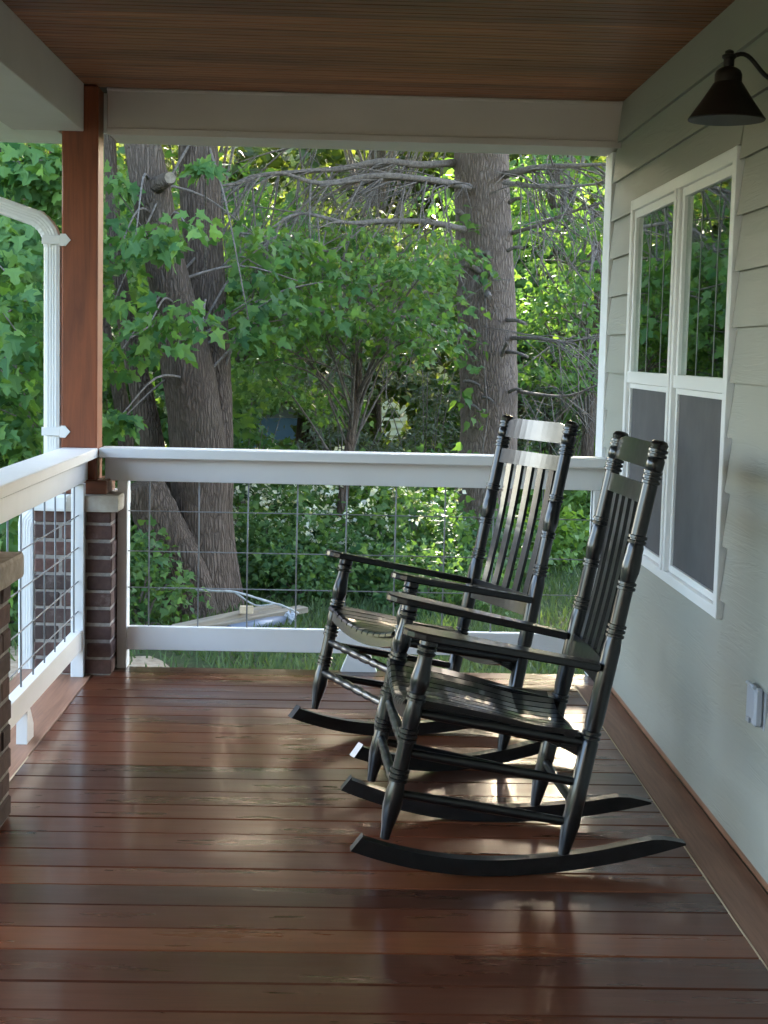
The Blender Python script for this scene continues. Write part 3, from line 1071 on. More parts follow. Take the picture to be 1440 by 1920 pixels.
    for s in (-1, 1):      # shaped side pieces under the seat
        mb = MB()
        pr = [(-0.30, 0.372), (-0.22, 0.355), (0.02, 0.360), (0.08, 0.345), (0.125, 0.330), (0.125, 0.392), (-0.30, 0.392)]
        a, b = [], []
        for (p, q) in pr:
            yc = s * lerp(WF, WR, (p - PF) / (PR - PF)) * 0.93
            a.append((p, yc - 0.009, q)); b.append((p, yc + 0.009, q))
        n = len(pr)
        mb.add(a + b, [tuple(range(n)), tuple(range(n, 2 * n))[::-1]] + [(i, n + i, n + (i + 1) % n, (i + 1) % n) for i in range(n)])
        mb.build('seat_side', M_BLACK, root)
    ns = 12
    for i in range(ns):
        c = (i + 0.5) / ns * 2 - 1
        mb = MB()
        ps = [-0.352, -0.348, -0.336, -0.315, -0.27, -0.20, -0.10, 0.0, 0.08, 0.118]
        # rear corners are notched round the posts: the outer slats end earlier
        end = 0.118 if abs(c) < 0.80 else 0.105
        ps = [min(p, end) for p in ps]
        v, f = [], []
        for j, p in enumerate(ps):
            wv = lerp(0.262, 0.228, (p + 0.352) / 0.47)
            half = wv / ns - 0.0030
            vc = c * wv
            drop = 0.012 if j == 0 else (0.006 if j == 1 else 0.0015 if j == 2 else 0)
            saddle = -0.010 * math.exp(-((p - 0.02) / 0.12) ** 2) + 0.006 * ((p + 0.1) / 0.24) ** 2 * (1 if p > 0 else 0)
            zt = [dip((vc - half) * 0.262 / wv) + saddle - drop, dip((vc + half) * 0.262 / wv) + saddle - drop]
            v += [(p, vc - half, zt[0] - 0.014 + drop * 0.5), (p, vc + half, zt[1] - 0.014 + drop * 0.5), (p, vc + half, zt[1]), (p, vc - half, zt[0])]
        for j in range(len(ps) - 1):
            for k in range(4):
                f.append((j * 4 + k, j * 4 + (k + 1) % 4, (j + 1) * 4 + (k + 1) % 4, (j + 1) * 4 + k))
        L = 4 * (len(ps) - 1)
        f += [(3, 2, 1, 0), (L, L + 1, L + 2, L + 3)]
        mb.add(v, f).build('seat_slat', M_BLACK, root)
    # arms: paddle boards
    for s in (-1, 1):
        out = []
        half = [(-0.395, 0.0), (-0.393, 0.018), (-0.385, 0.034), (-0.368, 0.047), (-0.340, 0.053), (-0.30, 0.053), (-0.24, 0.049), (-0.15, 0.041),
                (-0.05, 0.034), (0.05, 0.029), (0.119, 0.027)]
        def cy(p):
            return s * lerp(WF + 0.006, WR + 0.001, max(0, (p - PF)) / (PR - PF))
        pts = [(p, cy(p) + h) for p, h in half] + [(p, cy(p) - h) for p, h in half[:0:-1]]
        z0, z1, b = 0.560, 0.580, 0.004
        n = len(pts)
        cxm = -0.14
        def ins(p, k):
            return (p[0] + (cxm - p[0]) / abs(cxm - p[0] + 1e-6) * k * 0.7, p[1] + (cy(p[0]) - p[1]) * k / 0.05)
        lay = [(ins(p, b), z0) for p in pts], [(p, z0 + b) for p in pts], [(p, z1 - b) for p in pts], [(ins(p, b), z1) for p in pts]
        v = [(p[0], p[1], z) for L_ in lay for p, z in L_]
        f = [tuple(range(n))[::-1], tuple(range(3 * n, 4 * n))]
        for q in range(3):
            f += [(q * n + i, q * n + (i + 1) % n, (q + 1) * n + (i + 1) % n, (q + 1) * n + i) for i in range(n)]
        if s: 
            MB().add(v, f).build('arm', M_BLACK, root)
    # back: crest, upper rail, lower rail, five slats
    def curve_rail(name, q0, q1, depth, top=None, thick=0.015):
        n = 13
        v, f = [], []
        for i in range(n):
            c = i / (n - 1) * 2 - 1
            vv = c * (WR - 0.004)
            pc = PR + depth * (1 - c * c) - 0.002
            qt = q1 - (0.0 if top is None else top(c))
            for dp, q in ((-thick / 2, q0), (thick / 2, q0), (thick / 2, qt), (-thick / 2, qt)):
                v.append((pc + dp, vv, q))
        for i in range(n - 1):
            for k in range(4):
                f.append((i * 4 + k, i * 4 + (k + 1) % 4, (i + 1) * 4 + (k + 1) % 4, (i + 1) * 4 + k))
        L_ = 4 * (n - 1)
        f += [(3, 2, 1, 0), (L_, L_ + 1, L_ + 2, L_ + 3)]
        MB().add(v, f).build(name, M_BLACK, root)
    curve_rail('crest_rail', 1.085, 1.152, 0.010, lambda c: 0.022 * max(0, (abs(c) - 0.76) / 0.24))
    curve_rail('back_rail', 0.995, 1.044, 0.010)
    curve_rail('back_rail', 0.514, 0.582, 0.010)
    for i in range(5):
        vc = (i - 2) * 0.0725
        mb = MB()
        v, f = [], []
        n = 9
        for j in range(n):
            t = j / (n - 1)
            q = lerp(0.572, 1.005, t)
            pc = PR + 0.008 + 0.006 * math.sin(math.pi * t)
            for dp, dv in ((-0.0055, -0.0165), (0.0055, -0.0165), (0.0055, 0.0165), (-0.0055, 0.0165)):
                v.append((pc + dp, vc + dv, q))
        for j in range(n - 1):
            for k in range(4):
                f.append((j * 4 + k, j * 4 + (k + 1) % 4, (j + 1) * 4 + (k + 1) % 4, (j + 1) * 4 + k))
        f += [(3, 2, 1, 0), (32, 33, 34, 35)]
        mb.add(v, f).build('back_slat', M_BLACK, root)
    return root


def kids(o):
    return [c for c in bpy.data.objects if c.parent == o]


chair = make_chair()
chair.location = (-0.6759, 4.1079, 0.001)
chair.rotation_euler = (0, 0.1941, 0.0486)
chair['label'] = 'near black rocking chair, larger, its high back overlapping the window'
chair2 = chair.copy()
C.objects.link(chair2)
for c in kids(chair):
    d = c.copy()
    C.objects.link(d)
    d.parent = chair2
chair2.location = (-0.7906, 5.1027, 0.0012)
chair2.rotation_euler = (0, 0.2061, 0.3922)
chair2['label'] = 'far black rocking chair standing before the back railing, turned slightly'

# ------------------------------------------------------------------ vegetation helpers
# every template lies in its own x-y plane, base at the origin, tip along +y, unit length
def maple_template(fold=0.16, droop=0.16, skew=0.0, lobe=1.0):
    o = [(0, 0), (0.10, 0.06), (0.36, 0.02), (0.30, 0.18), (0.52, 0.42), (0.27, 0.44), (0.17, 0.56), (0.22, 0.72), (0, 1.0)]
    left = [(-x, y) for x, y in o[-2:0:-1]]
    pts = o + left
    pts = [(x * lobe + skew * y * y, y) for x, y in pts]
    v = [(0, 0.34, -0.03)] + [(x, y, fold * abs(x) * (1 if x > 0 else 0.6) - droop * y * y - 0.25 * skew * x) for x, y in pts]
    n = len(pts)
    f = [(0, i + 1, (i + 1) % n + 1) for i in range(n)]
    return np.array(v, np.float32), np.array(f, np.int32)


def maple_low(fold=0.1, droop=0.12, skew=0.0, lobe=1.0):
    pts = [(0, 0), (0.42, 0.10), (0.40, 0.45), (0.18, 0.52), (0, 1.0), (-0.18, 0.52), (-0.40, 0.45), (-0.42, 0.10)]
    pts = [(x * lobe + skew * y * y, y) for x, y in pts]
    v = [(0, 0.35, 0.02)] + [(x, y, fold * abs(x) - droop * y * y) for x, y in pts]
    n = len(pts)
    return np.array(v, np.float32), np.array([(0, i + 1, (i + 1) % n + 1) for i in range(n)], np.int32)


def oval_template(wd=0.30):
    v = [(0, 0, 0), (wd, 0.42, 0.06), (0, 0.5, -0.02), (-wd, 0.42, 0.06), (0, 1.0, -0.10)]
    return np.array(v, np.float32), np.array([(0, 1, 2), (0, 2, 3), (1, 4, 2), (2, 4, 3)], np.int32)


def variants(*ts):
    return np.stack([t[0] for t in ts]), ts[0][1]


T_MAPLE = variants(maple_template(), maple_template(.30, .30, .12, .92), maple_template(-.12, .22, -.15, .85), maple_template(.42, .05, .05, .75), maple_template(.10, .45, -.06, 1.05))
T_LOW = variants(maple_low(), maple_low(.30, .28, .10, .85), maple_low(-.10, .30, -.12, .7), maple_low(.25, .02, .05, .95))


def frames(tip, nrm):
    t = tip / np.linalg.norm(tip, axis=1, keepdims=True)
    n = nrm - (nrm * t).sum(1, keepdims=True) * t
    n /= np.linalg.norm(n, axis=1, keepdims=True) + 1e-9
    return np.cross(t, n), t, n


def leaves_mesh(name, tpl, pos, tip, nrm, size, tone, mat, org=None):
    if name not in ('lawn_grass', 'tree_line'):
        k_ = sun_gaps(pos + (np.zeros(3) if org is None else org))
        pos, tip, nrm, size, tone = pos[k_], tip[k_], nrm[k_], size[k_], tone[k_]
    V, Fc = tpl
    a, b, c = frames(tip, nrm)
    n = len(pos)
    Vs = V[rng.integers(0, len(V), n)] if V.ndim == 3 else np.broadcast_to(V, (n,) + V.shape)
    P_ = pos[:, None, :] + size[:, None, None] * (Vs[:, :, 0:1] * a[:, None, :] + Vs[:, :, 1:2] * b[:, None, :] + Vs[:, :, 2:3] * c[:, None, :])
    nv, nf = Vs.shape[1], len(Fc)
    F_ = Fc[None] + (np.arange(n) * nv)[:, None, None]
    me = bpy.data.meshes.new(name)
    me.vertices.add(n * nv)
    me.vertices.foreach_set('co', P_.astype(np.float32).ravel())
    me.loops.add(n * nf * 3)
    me.loops.foreach_set('vertex_index', F_.astype(np.int32).ravel())
    me.polygons.add(n * nf)
    me.polygons.foreach_set('loop_start', (np.arange(n * nf) * 3).astype(np.int32))
    at_ = me.attributes.new('tone', 'FLOAT', 'FACE')
    at_.data.foreach_set('value', np.repeat(np.clip(tone, 0, 1), nf).astype(np.float32))
    me.update(calc_edges=True)
    me.materials.append(mat)
    return me


def spray(centers, radii, per, size, flat=0.4, droop=0.5, up=0.7, tonevar=0.35):
    """leaves grouped in flattish sprays: returns position, tip direction, normal, size and tone of every leaf"""
    pos, tip, nrm, sz, tn = [], [], [], [], []
    for c, r in zip(centers, radii):
        k = max(4, int(per * rng.uniform(0.7, 1.3)))
        u = rng.normal(size=(k, 3))
        u /= np.linalg.norm(u, axis=1, keepdims=True)
        rad = r * rng.uniform(0.15, 1.0, (k, 1)) ** 0.6
        off = u * rad * np.array([1, 1, flat])
        # sprays sag at their outer edge
        off[:, 2] -= 0.22 * (off[:, 0] ** 2 + off[:, 1] ** 2) / max(r, 1e-3)
        pos.append(c + off)
        o2 = off * np.array([1, 1, 0.3]) + rng.normal(size=(k, 3)) * r * 0.35
        o2 /= np.linalg.norm(o2, axis=1, keepdims=True) + 1e-9
        o2[:, 2] -= droop * rng.uniform(0.3, 1.3, k)
        tip.append(o2)
        nn_ = rng.normal(size=(k, 3)) * 0.55 + np.array([0, -0.25, up])
        nrm.append(nn_)
        sz.append(size * rng.uniform(0.5, 1.25, k))
        t0 = rng.uniform(0.2, 0.75)
        tn.append(t0 + rng.uniform(-tonevar, tonevar, k))
    return [np.concatenate(a) for a in (pos, tip, nrm, sz, tn)]


GAPS = [(532, 790, 50, 40), (732, 778, 54, 54), (828, 700, 22, 42), (600, 700, 22, 12)]


def thin(d, keep_share=0.05):
    """open a few natural holes in the foliage beyond the yard"""
    pos = d[0]
    q = pos - CAM
    z = q @ FW
    X = 720 + F_PX * (q @ RT) / np.maximum(z, .1)
    Y = 960 - F_PX * (q @ UP) / np.maximum(z, .1)
    k = np.ones(len(pos), bool)
    for gx_, gy_, a, b in GAPS:
        e = ((X - gx_) / a) ** 2 + ((Y - gy_) / b) ** 2
        k &= (e > rng.uniform(.5, 1.3, len(pos))) | (rng.uniform(0, 1, len(pos)) < keep_share)
    return [a[k] for a in d]


SUN_SPOTS = [(640, 1420, .14), (660, 1495, .13), (950, 1440, .15), (1062, 1415, .13), (1080, 1725, .19), (985, 1276, .25), (905, 1395, .12)]


def sun_gaps(pos, mask=None):
    """leaves that stand clear of the few shafts of sun reaching the deck"""
    k = np.ones(len(pos), bool)
    L_ = np.array(sdir)
    for px, py, r in SUN_SPOTS:
        d = FW + (px - 720) / F_PX * RT - (py - 960) / F_PX * UP
        P0 = CAM + d * (-CAM[2] / d[2])
        q = pos - P0
        t = q @ L_
        e = np.linalg.norm(q - t[:, None] * L_, axis=1)
        k &= ~((e < r * rng.uniform(.8, 1.25, len(pos))) & (t > 0))
    return k


def in_ellipsoid(c, r, n, shell=0.35):
    u = rng.normal(size=(n, 3))
    u /= np.linalg.norm(u, axis=1, keepdims=True)
    return np.array(c) + u * np.array(r) * (rng.uniform(shell ** 3, 1, (n, 1)) ** (1 / 3))


def limb(mb, path, r0, r1, n=8, wob=0.0):
    path = np.array(path, float)
    m_ = len(path)
    rad = [lerp(r0, r1, i / (m_ - 1)) * (1 + random.uniform(-wob, wob)) for i in range(m_)]
    mb.tube([tuple(p) for p in path], rad, n)


def smooth_path(pts, k=6):
    """Catmull-Rom through the points"""
    P_ = [np.array(p, float) for p in pts]
    P_ = [2 * P_[0] - P_[1]] + P_ + [2 * P_[-1] - P_[-2]]
    out = []
    for i in range(1, len(P_) - 2):
        for j in range(k):
            t = j / k
            a, b, c, d = P_[i - 1:i + 3]
            out.append(0.5 * ((2 * b) + (-a + c) * t + (2 * a - 5 * b + 4 * c - d) * t * t + (-a + 3 * b - 3 * c + d) * t ** 3))
    out.append(P_[-2])
    return out


def trunk_mesh(pts, radii, n=28, rough=0.05, flare=None):
    """bark-covered trunk: ring sections along a smooth path with ridges and bumps"""
    path = smooth_path(pts, 8)
    rr = np.interp(np.linspace(0, 1, len(path)), np.linspace(0, 1, len(radii)), radii)
    v, f = [], []
    ph = rng.uniform(0, 6.28, 6)
    up = None
    for i, p in enumerate(path):
        t = Vector(path[min(i + 1, len(path) - 1)] - path[max(i - 1, 0)]).normalized()
        if up is None:
            up = Vector((0, 1, 0))
        a = t.cross(up).normalized()
        up = a.cross(t).normalized()
        for k in range(n):
            an = 2 * math.pi * k / n
            d = 1 + rough * (0.55 * math.sin(3 * an + ph[0] + 0.12 * i) + 0.5 * math.sin(5 * an + ph[1] - 0.2 * i) + 0.45 * math.sin(9 * an + ph[2] + 0.1 * i) + 0.5 * random.uniform(-1, 1))
            if flare and i < flare[0]:
                e = (1 - i / flare[0]) ** 2
                d *= 1 + flare[1] * e * (0.6 + 0.5 * math.sin(4 * an + ph[3]))
            v.append(Vector(p) + (a * math.cos(an) + up * math.sin(an)) * rr[i] * d)
    for i in range(len(path) - 1):
        for k in range(n):
            f.append((i * n + k, i * n + (k + 1) % n, (i + 1) * n + (k + 1) % n, (i + 1) * n + k))
    mb = MB().add(v, f, True)
    L_ = n * (len(path) - 1)
    mb.f.append(tuple(L_ + k for k in range(n)))
    mb.smooth.append(False)
    return mb, path, rr


def shift(mb, o):
    mb.v = [(x - o[0], y - o[1], z - o[2]) for x, y, z in mb.v]
    return mb


def crown(root, data, tpl, mat, mat_one, singles=300, name='crown', one_tpl=None):
    """the joined foliage of a tree, with the leaves that show largest in the picture as parts of their own"""
    pos, tip, nrm, sz, tn = data
    o = np.array(root.location)
    keep = np.ones(len(pos), bool)
    if singles:
        d = pos - CAM
        z = d @ FW
        X = 720 + F_PX * (d @ RT) / np.maximum(z, .1)
        Y = 960 - F_PX * (d @ UP) / np.maximum(z, .1)
        vis = (z > 1) & (X > 0) & (X < 1140) & (Y > 275) & (Y < 860) & ~((X > 112) & (X < 196))
        key = np.where(vis, sz / np.maximum(z, .1) * F_PX * (1.0 + 0.6 * (pos[:, 1] < np.median(pos[vis, 1]) if vis.any() else 0)), 0)
        idx = np.argsort(-key)[:singles]
        idx = idx[key[idx] > 9]
        keep[idx] = False
        V, Fc = one_tpl or tpl
        mes = []
        for V1 in (V if V.ndim == 3 else V[None]):
            me = bpy.data.meshes.new('leaf')
            me.from_pydata([tuple(map(float, q)) for q in V1], [], [tuple(map(int, q)) for q in Fc])
            me.materials.append(mat_one)
            mes.append(me)
        a, b, c = frames(tip[idx], nrm[idx])
        for q, i in enumerate(idx):
            lf = bpy.data.objects.new('leaf', mes[q % len(mes)])
            C.objects.link(lf)
            lf.parent = root
            s_ = float(sz[i])
            M_ = Matrix.Identity(4)
            for r_ in range(3):
                M_[r_][0], M_[r_][1], M_[r_][2], M_[r_][3] = a[q][r_] * s_, b[q][r_] * s_, c[q][r_] * s_, pos[i][r_] - o[r_]
            lf.matrix_basis = M_
    me = leaves_mesh(name, tpl, pos[keep] - o, tip[keep], nrm[keep], sz[keep], tn[keep], mat, o)
    ob = link(name, me, root)
    ob['kind'] = 'stuff'
    return ob


def join(*ds_):
    return [np.concatenate(a) for a in zip(*ds_)]


def zone(px0, py0, px1, py1, Y0, Y1, n):
    """n points spread through the block of air seen in that window of the picture between two depths"""
    return np.array([at(rng.uniform(px0, px1), rng.uniform(py0, py1), rng.uniform(Y0, Y1)) for _ in range(n)])


# ------------------------------------------------------------------ twin-trunk maple behind the back railing
def gz(x, y):
    return float(ground_z(x, y))


b0 = at(392, 1150, 11.1); b0[2] = gz(b0[0], b0[1])
maple = empty('maple_tree', tuple(b0), label='large twin trunk maple beside the corner post with furrowed bark and a lopped limb', cat='tree', group='trees behind the porch')
K = 11.1 / F_PX
mb, p1, r1 = trunk_mesh([b0 + np.array([-.04, 0, -0.15]), at(372, 1010, 11.1), at(372, 850, 11.1), at(352, 690, 11.05), at(318, 530, 11.0), at(290, 390, 10.95), at(270, 280, 10.9), at(225, 60, 10.9), at(170, -260, 11)],
                        [60 * K, 54 * K, 52 * K, 47 * K, 37 * K, 36 * K, 33 * K, 25 * K, 12 * K], flare=(9, 0.16))
shift(mb, b0).build('trunk', M_BARK, maple, None)
mb, p2, r2 = trunk_mesh([b0 + np.array([.10, .18, -0.15]), at(402, 1000, 11.3), at(404, 850, 11.3), at(396, 690, 11.4), at(384, 520, 11.5), at(372, 300, 11.5), at(372, 60, 11.6), at(380, -300, 11.7)],
                        [42 * K, 38 * K, 36 * K, 37 * K, 38 * K, 38 * K, 28 * K, 12 * K], flare=(8, 0.16))
shift(mb, b0).build('trunk', M_BARK, maple)
mb, p3, r3 = trunk_mesh([b0 + np.array([-.12, -.12, -0.1]), at(345, 1080, 10.95), at(300, 985, 10.85), at(266, 905, 10.8)], [60 * K, 50 * K, 42 * K, 36 * K], flare=(8, 0.2), rough=0.07)
shift(mb, b0).build('cut_stem', M_BARK, maple)
mb, _, _ = trunk_mesh([at(300, 985, 11.2), at(285, 850, 11.25), at(262, 720, 11.3), at(236, 600, 11.35), at(215, 450, 11.4), at(205, 250, 11.5), at(190, 0, 11.6)], [30 * K, 26 * K, 22 * K, 17 * K, 14 * K, 11 * K, 7 * K], n=16)
shift(mb, b0).build('side_stem', M_BARK, maple)
mb, _, _ = trunk_mesh([at(240, 860, 11.8), at(225, 740, 11.8), at(200, 640, 11.9), at(190, 520, 12)], [16 * K, 15 * K, 13 * K, 9 * K], n=12)
shift(mb, b0).build('side_stem', M_BARK, maple)
# lopped limb with a pale cut face
ck = at(300, 336, 10.75)
mb = MB()
limb(mb, [at(285, 356, 10.93) - b0, at(303, 342, 10.76) - b0, at(318, 334, 10.66) - b0], 0.062, 0.046, 14)
mb.build('limb_stub', M_BARK, maple)
mb = MB().tube([at(318, 334, 10.661) - b0, at(319.5, 333.2, 10.645) - b0], 0.038, 16)
mb.build('cut_face', M_CUT, maple)
# limbs to the sprays
cl, cr_ = [], []
def add_cl(c, r):
    cl.append(np.array(c)); cr_.append(r)
sprays = [(352, 425, 9.9, .24), (312, 452, 9.9, .20), (255, 440, 10.1, .24), (222, 470, 10.3, .24), (285, 600, 9.8, .24), (335, 585, 9.9, .24),
          (380, 610, 10.0, .20), (235, 640, 10.0, .24), (305, 650, 9.9, .20), (215, 560, 10.2, .24), (212, 345, 10.6, .18), (210, 410, 10.6, .20),
          (475, 560, 11.2, .26), (490, 500, 11.3, .26), (478, 440, 11.4, .24), (510, 560, 11.2, .3), (470, 620, 11.0, .24), (385, 310, 10.4, .08),
          (214, 800, 10.6, .14), (530, 600, 11.3, .26), (570, 530, 11.4, .28),
          (222, 785, 9.9, .13), (205, 690, 10.2, .12), (610, 575, 11.5, .26), (650, 520, 11.7, .28), (560, 470, 11.8, .26), (520, 440, 11.7, .26)]
for px, py, Y, r in sprays:
    add_cl(at(px, py, Y), r)
for c in in_ellipsoid(b0 + np.array([-0.4, 0.3, 7.0]), (3.8, 3.0, 3.2), 290):
    add_cl(c, 0.55)
OVER = list(in_ellipsoid(b0 + np.array([1.9, 0.5, 5.3]), (2.0, 1.6, 1.2), 70, .1))
for c in in_ellipsoid(b0 + np.array([-1.2, 2.6, 2.3]), (2.2, 1.2, 1.5), 60, 0.2):
    add_cl(c, 0.36)
nn0 = len(sprays)
d1 = spray(cl[:nn0], cr_[:nn0], 34, 0.110, 0.5, 0.6, 0.6)
d2 = spray(cl[nn0:nn0 + 290] + OVER, cr_[nn0:nn0 + 290] + [.5] * len(OVER), 42, 0.20, 0.6)
d3 = spray(cl[nn0 + 290:], cr_[nn0 + 290:], 42, 0.125, 0.55)
crown(maple, join(d1, d3), T_MAPLE, M_MAPLE, M_MAPLE_ONE)
ob = link('upper_crown', leaves_mesh('upper_crown', T_LOW, d2[0] - b0, d2[1], d2[2], d2[3], d2[4], M_MAPLE, b0), maple)
ob['kind'] = 'stuff'
mb = MB()
for c, r in list(zip(cl, cr_))[:nn0]:
    src = np.array(p1[random.randrange(22, 46)]) if random.random() < 0.6 else np.array(p2[random.randrange(20, 44)])
    mid = (src + c) / 2 + np.array([0, 0, random.uniform(0.05, 0.2)])
    limb(mb, np.array(smooth_path([src, mid, c], 4)) - b0, 0.012, 0.004, 5)
for c in cl[nn0:nn0 + 60]:
    src = np.array(p1[-12 + random.randrange(10)])
    limb(mb, np.array(smooth_path([src, (src + c) / 2 + np.array([0, 0, .3]), c], 4)) - b0, 0.03, 0.008, 5)
o = mb.build('branch', M_TWIG, maple)
o['kind'] = 'stuff'

# ------------------------------------------------------------------ maple left of the downspout
c0 = np.array([-4.55, 10.6, 0]); c0[2] = gz(c0[0], c0[1])
mp2 = empty('maple_tree', tuple(c0), label='leafy maple left of the downspout, its big leaves reaching the porch edge', cat='tree', group='trees behind the porch')
mb, q1, _ = trunk_mesh([c0 - np.array([0, 0, .1]), c0 + np.array([.05, 0, 1.2]), c0 + np.array([.25, .1, 3.0]), c0 + np.array([.2, 0, 6.5])], [.16, .13, .11, .04], n=18, flare=(8, .4))
shift(mb, c0).build('trunk', M_BARK, mp2)
sp = [(60, 560, 9.3, .3), (20, 520, 9.2, .32), (30, 620, 9.1, .3), (70, 640, 9.5, .3), (10, 700, 9.2, .32), (60, 720, 9.4, .3), (30, 780, 9.3, .3), (70, 800, 9.6, .28), (10, 840, 9.4, .28),
      (40, 450, 9.6, .3), (10, 430, 9.8, .3), (80, 300, 9.8, .24), (30, 310, 9.9, .26), (60, 340, 10.0, .26), (95, 350, 10, .2), (-60, 600, 9.3, .35), (-80, 760, 9.4, .35), (-70, 430, 9.7, .35), (-120, 650, 9.6, .4),
      (50, 500, 9.9, .3), (15, 580, 9.9, .3), (60, 680, 10, .3), (85, 420, 10.2, .25), (-40, 350, 10, .35), (150, 500, 10.6, .3), (130, 650, 10.6, .3), (90, 900, 9.6, .25), (30, 960, 9.6, .3), (10, 1060, 9.4, .3), (-60, 900, 9.6, .4)]
ce = [at(a, b, c) for a, b, c, d in sp]
rd = [d for a, b, c, d in sp]
d1 = spray(ce, rd, 52, 0.116, 0.6, 0.5, 0.65)
ce2 = list(in_ellipsoid(c0 + np.array([0, .9, 3.0]), (2.2, 1.6, 2.6), 80, 0.3))
d2 = spray(ce2, [0.42] * len(ce2), 36, 0.15, 0.6)
crown(mp2, join(d1, d2), T_MAPLE, M_MAPLE, M_MAPLE_ONE)
mb = MB()
for c in ce + ce2[:40]:
    src = np.array(q1[random.randrange(6, 22)])
    limb(mb, np.array(smooth_path([src, (src + c) / 2 + np.array([0, 0, .15]), c], 4)) - c0, 0.014, 0.004, 5)
mb.build('branch', M_TWIG, mp2)['kind'] = 'stuff'

# ------------------------------------------------------------------ big conifer with dead lower branches
k0 = at(905, 1060, 14.0); k0[2] = gz(k0[0], k0[1])
KC = 14.0 / F_PX
con = empty('conifer_tree', tuple(k0), label='thick straight conifer trunk with broken branch stubs and a dangling vine', cat='tree', group='trees behind the porch')
mb, pc, rc = trunk_mesh([k0 - np.array([0, 0, .15]), at(908, 950, 14), at(917, 800, 14), at(912, 600, 14), at(906, 420, 14), at(903, 280, 14), at(900, -100, 14), at(898, -700, 14), at(897, -1500, 14)],
                        [66 * KC, 58 * KC, 53 * KC, 55 * KC, 52 * KC, 50 * KC, 45 * KC, 34 * KC, 14 * KC], n=36, rough=0.03, flare=(10, 0.3))
shift(mb, k0).build('trunk', M_BARK2, con)


def stub(px, py, dpx, dpy, r, L=0.0):
    a = at(px, py, 13.78); b = at(px + dpx, py + dpy, 13.58)
    mbb = MB()
    limb(mbb, np.array(smooth_path([a, (a + b) / 2 + np.array([0, 0, .015]), b], 3)) - k0, r, r * 0.7, 7, 0.1)
    mbb.build('branch_stub', M_TWIG, con)


for a in [(880, 420, -24, -26, .030), (900, 512, -32, -18, .034), (905, 480, 12, -5, .03), (912, 552, 6, 6, .032), (950, 600, 36, 8, .02), (950, 660, 40, 10, .018), (940, 668, 12, -26, .018),
          (955, 380, 24, -8, .02), (952, 470, 26, -6, .018), (884, 625, -8, -6, .03), (870, 715, 30, 8, .014), (905, 745, 22, 10, .014), (955, 735, 22, -4, .016), (880, 760, 20, 10, .014)]:
    stub(*a)
# vine hanging on the trunk
vp = [at(905, 500, 13.70), at(912, 600, 13.68), at(908, 690, 13.68), at(914, 780, 13.68), at(905, 850, 13.66), at(908, 960, 13.66)]
mb = MB()
limb(mb, np.array(smooth_path(vp, 5)) - k0, 0.007, 0.007, 6)
mb.build('vine', M_TWIG, con)
# dead branches: long whorls with hanging side twigs
dead = [
    ([(880, 345), (800, 338), (700, 330), (600, 345), (520, 325), (440, 350)], 13.4, .032),
    ([(880, 300), (790, 310), (720, 300), (640, 318), (560, 326), (470, 330), (415, 365)], 13.9, .035),
    ([(870, 425), (800, 415), (720, 410), (650, 420), (560, 405), (500, 430)], 13.3, .028),
    ([(880, 355), (830, 350), (760, 342), (680, 340), (600, 350)], 13.6, .03),
    ([(945, 330), (1010, 318), (1080, 312), (1160, 300)], 13.6, .034),
    ([(945, 345), (1000, 350), (1070, 352), (1150, 346)], 13.3, .024),
    ([(950, 440), (1010, 415), (1080, 395), (1150, 380)], 13.8, .022),
    ([(950, 640), (1000, 640), (1060, 640), (1130, 630)], 13.7, .020),
    ([(955, 735), (1010, 745), (1070, 740), (1140, 720)], 13.9, .018),
    ([(860, 640), (800, 610), (740, 585), (690, 570), (620, 520)], 13.5, .024),
    ([(855, 560), (800, 548), (740, 540), (690, 520)], 13.8, .022),
    ([(450, 668), (480, 625), (510, 585), (535, 560)], 12.6, .045),
    ([(860, 280), (800, 270), (720, 275), (620, 260), (520, 280)], 14.3, .03),
]
tw_src = []
for pts, Y, r in dead:
    n = len(pts)
    path = np.array(smooth_path([at(a, b, Y + (0.25 if i == 0 else 0) - 0.25 * i) + np.array([0, 0, random.uniform(-.03, .03)]) for i, (a, b) in enumerate(pts)], 5))
    mb = MB()
    limb(mb, path - k0, r, r * 0.35, 7, 0.12)
    mb.build('dead_branch', M_TWIG, con)
    if pts[0] != (450, 668):
        tw_src.append((path, r))
mb = MB()
tips = []
for path, r in tw_src:
    for q in range(int(len(path) * 1.0)):
        i = random.randrange(2, len(path))
        p = path[i]
        L = random.uniform(0.25, 0.85)
        dirx = (path[i] - path[i - 1]); dirx /= np.linalg.norm(dirx)
        d = dirx * random.uniform(0.1, 0.8) + np.array([random.uniform(-.4, .4), random.uniform(-.6, .6), random.uniform(-.9, .15)])
        d /= np.linalg.norm(d)
        e = p + d * L + np.array([0, 0, -0.12 * L])
        mid = (p + e) / 2 + np.array([random.uniform(-.015, .015), 0, random.uniform(0, .03)])
        limb(mb, np.array(smooth_path([p, mid, e], 3)) - k0, r * 0.30, 0.003, 4)
        tips.append(e)
        for _ in range(3):
            s_ = p + (e - p) * random.uniform(.3, .95)
            e2 = s_ + d * random.uniform(.08, .25) + np.array([random.uniform(-.18, .18), random.uniform(-.15, .15), random.uniform(-.22, .05)])
            limb(mb, np.array([s_, e2]) - k0, 0.004, 0.002, 4)
            tips.append(e2)
mb.build('twig', M_TWIG, con)['kind'] = 'stuff'
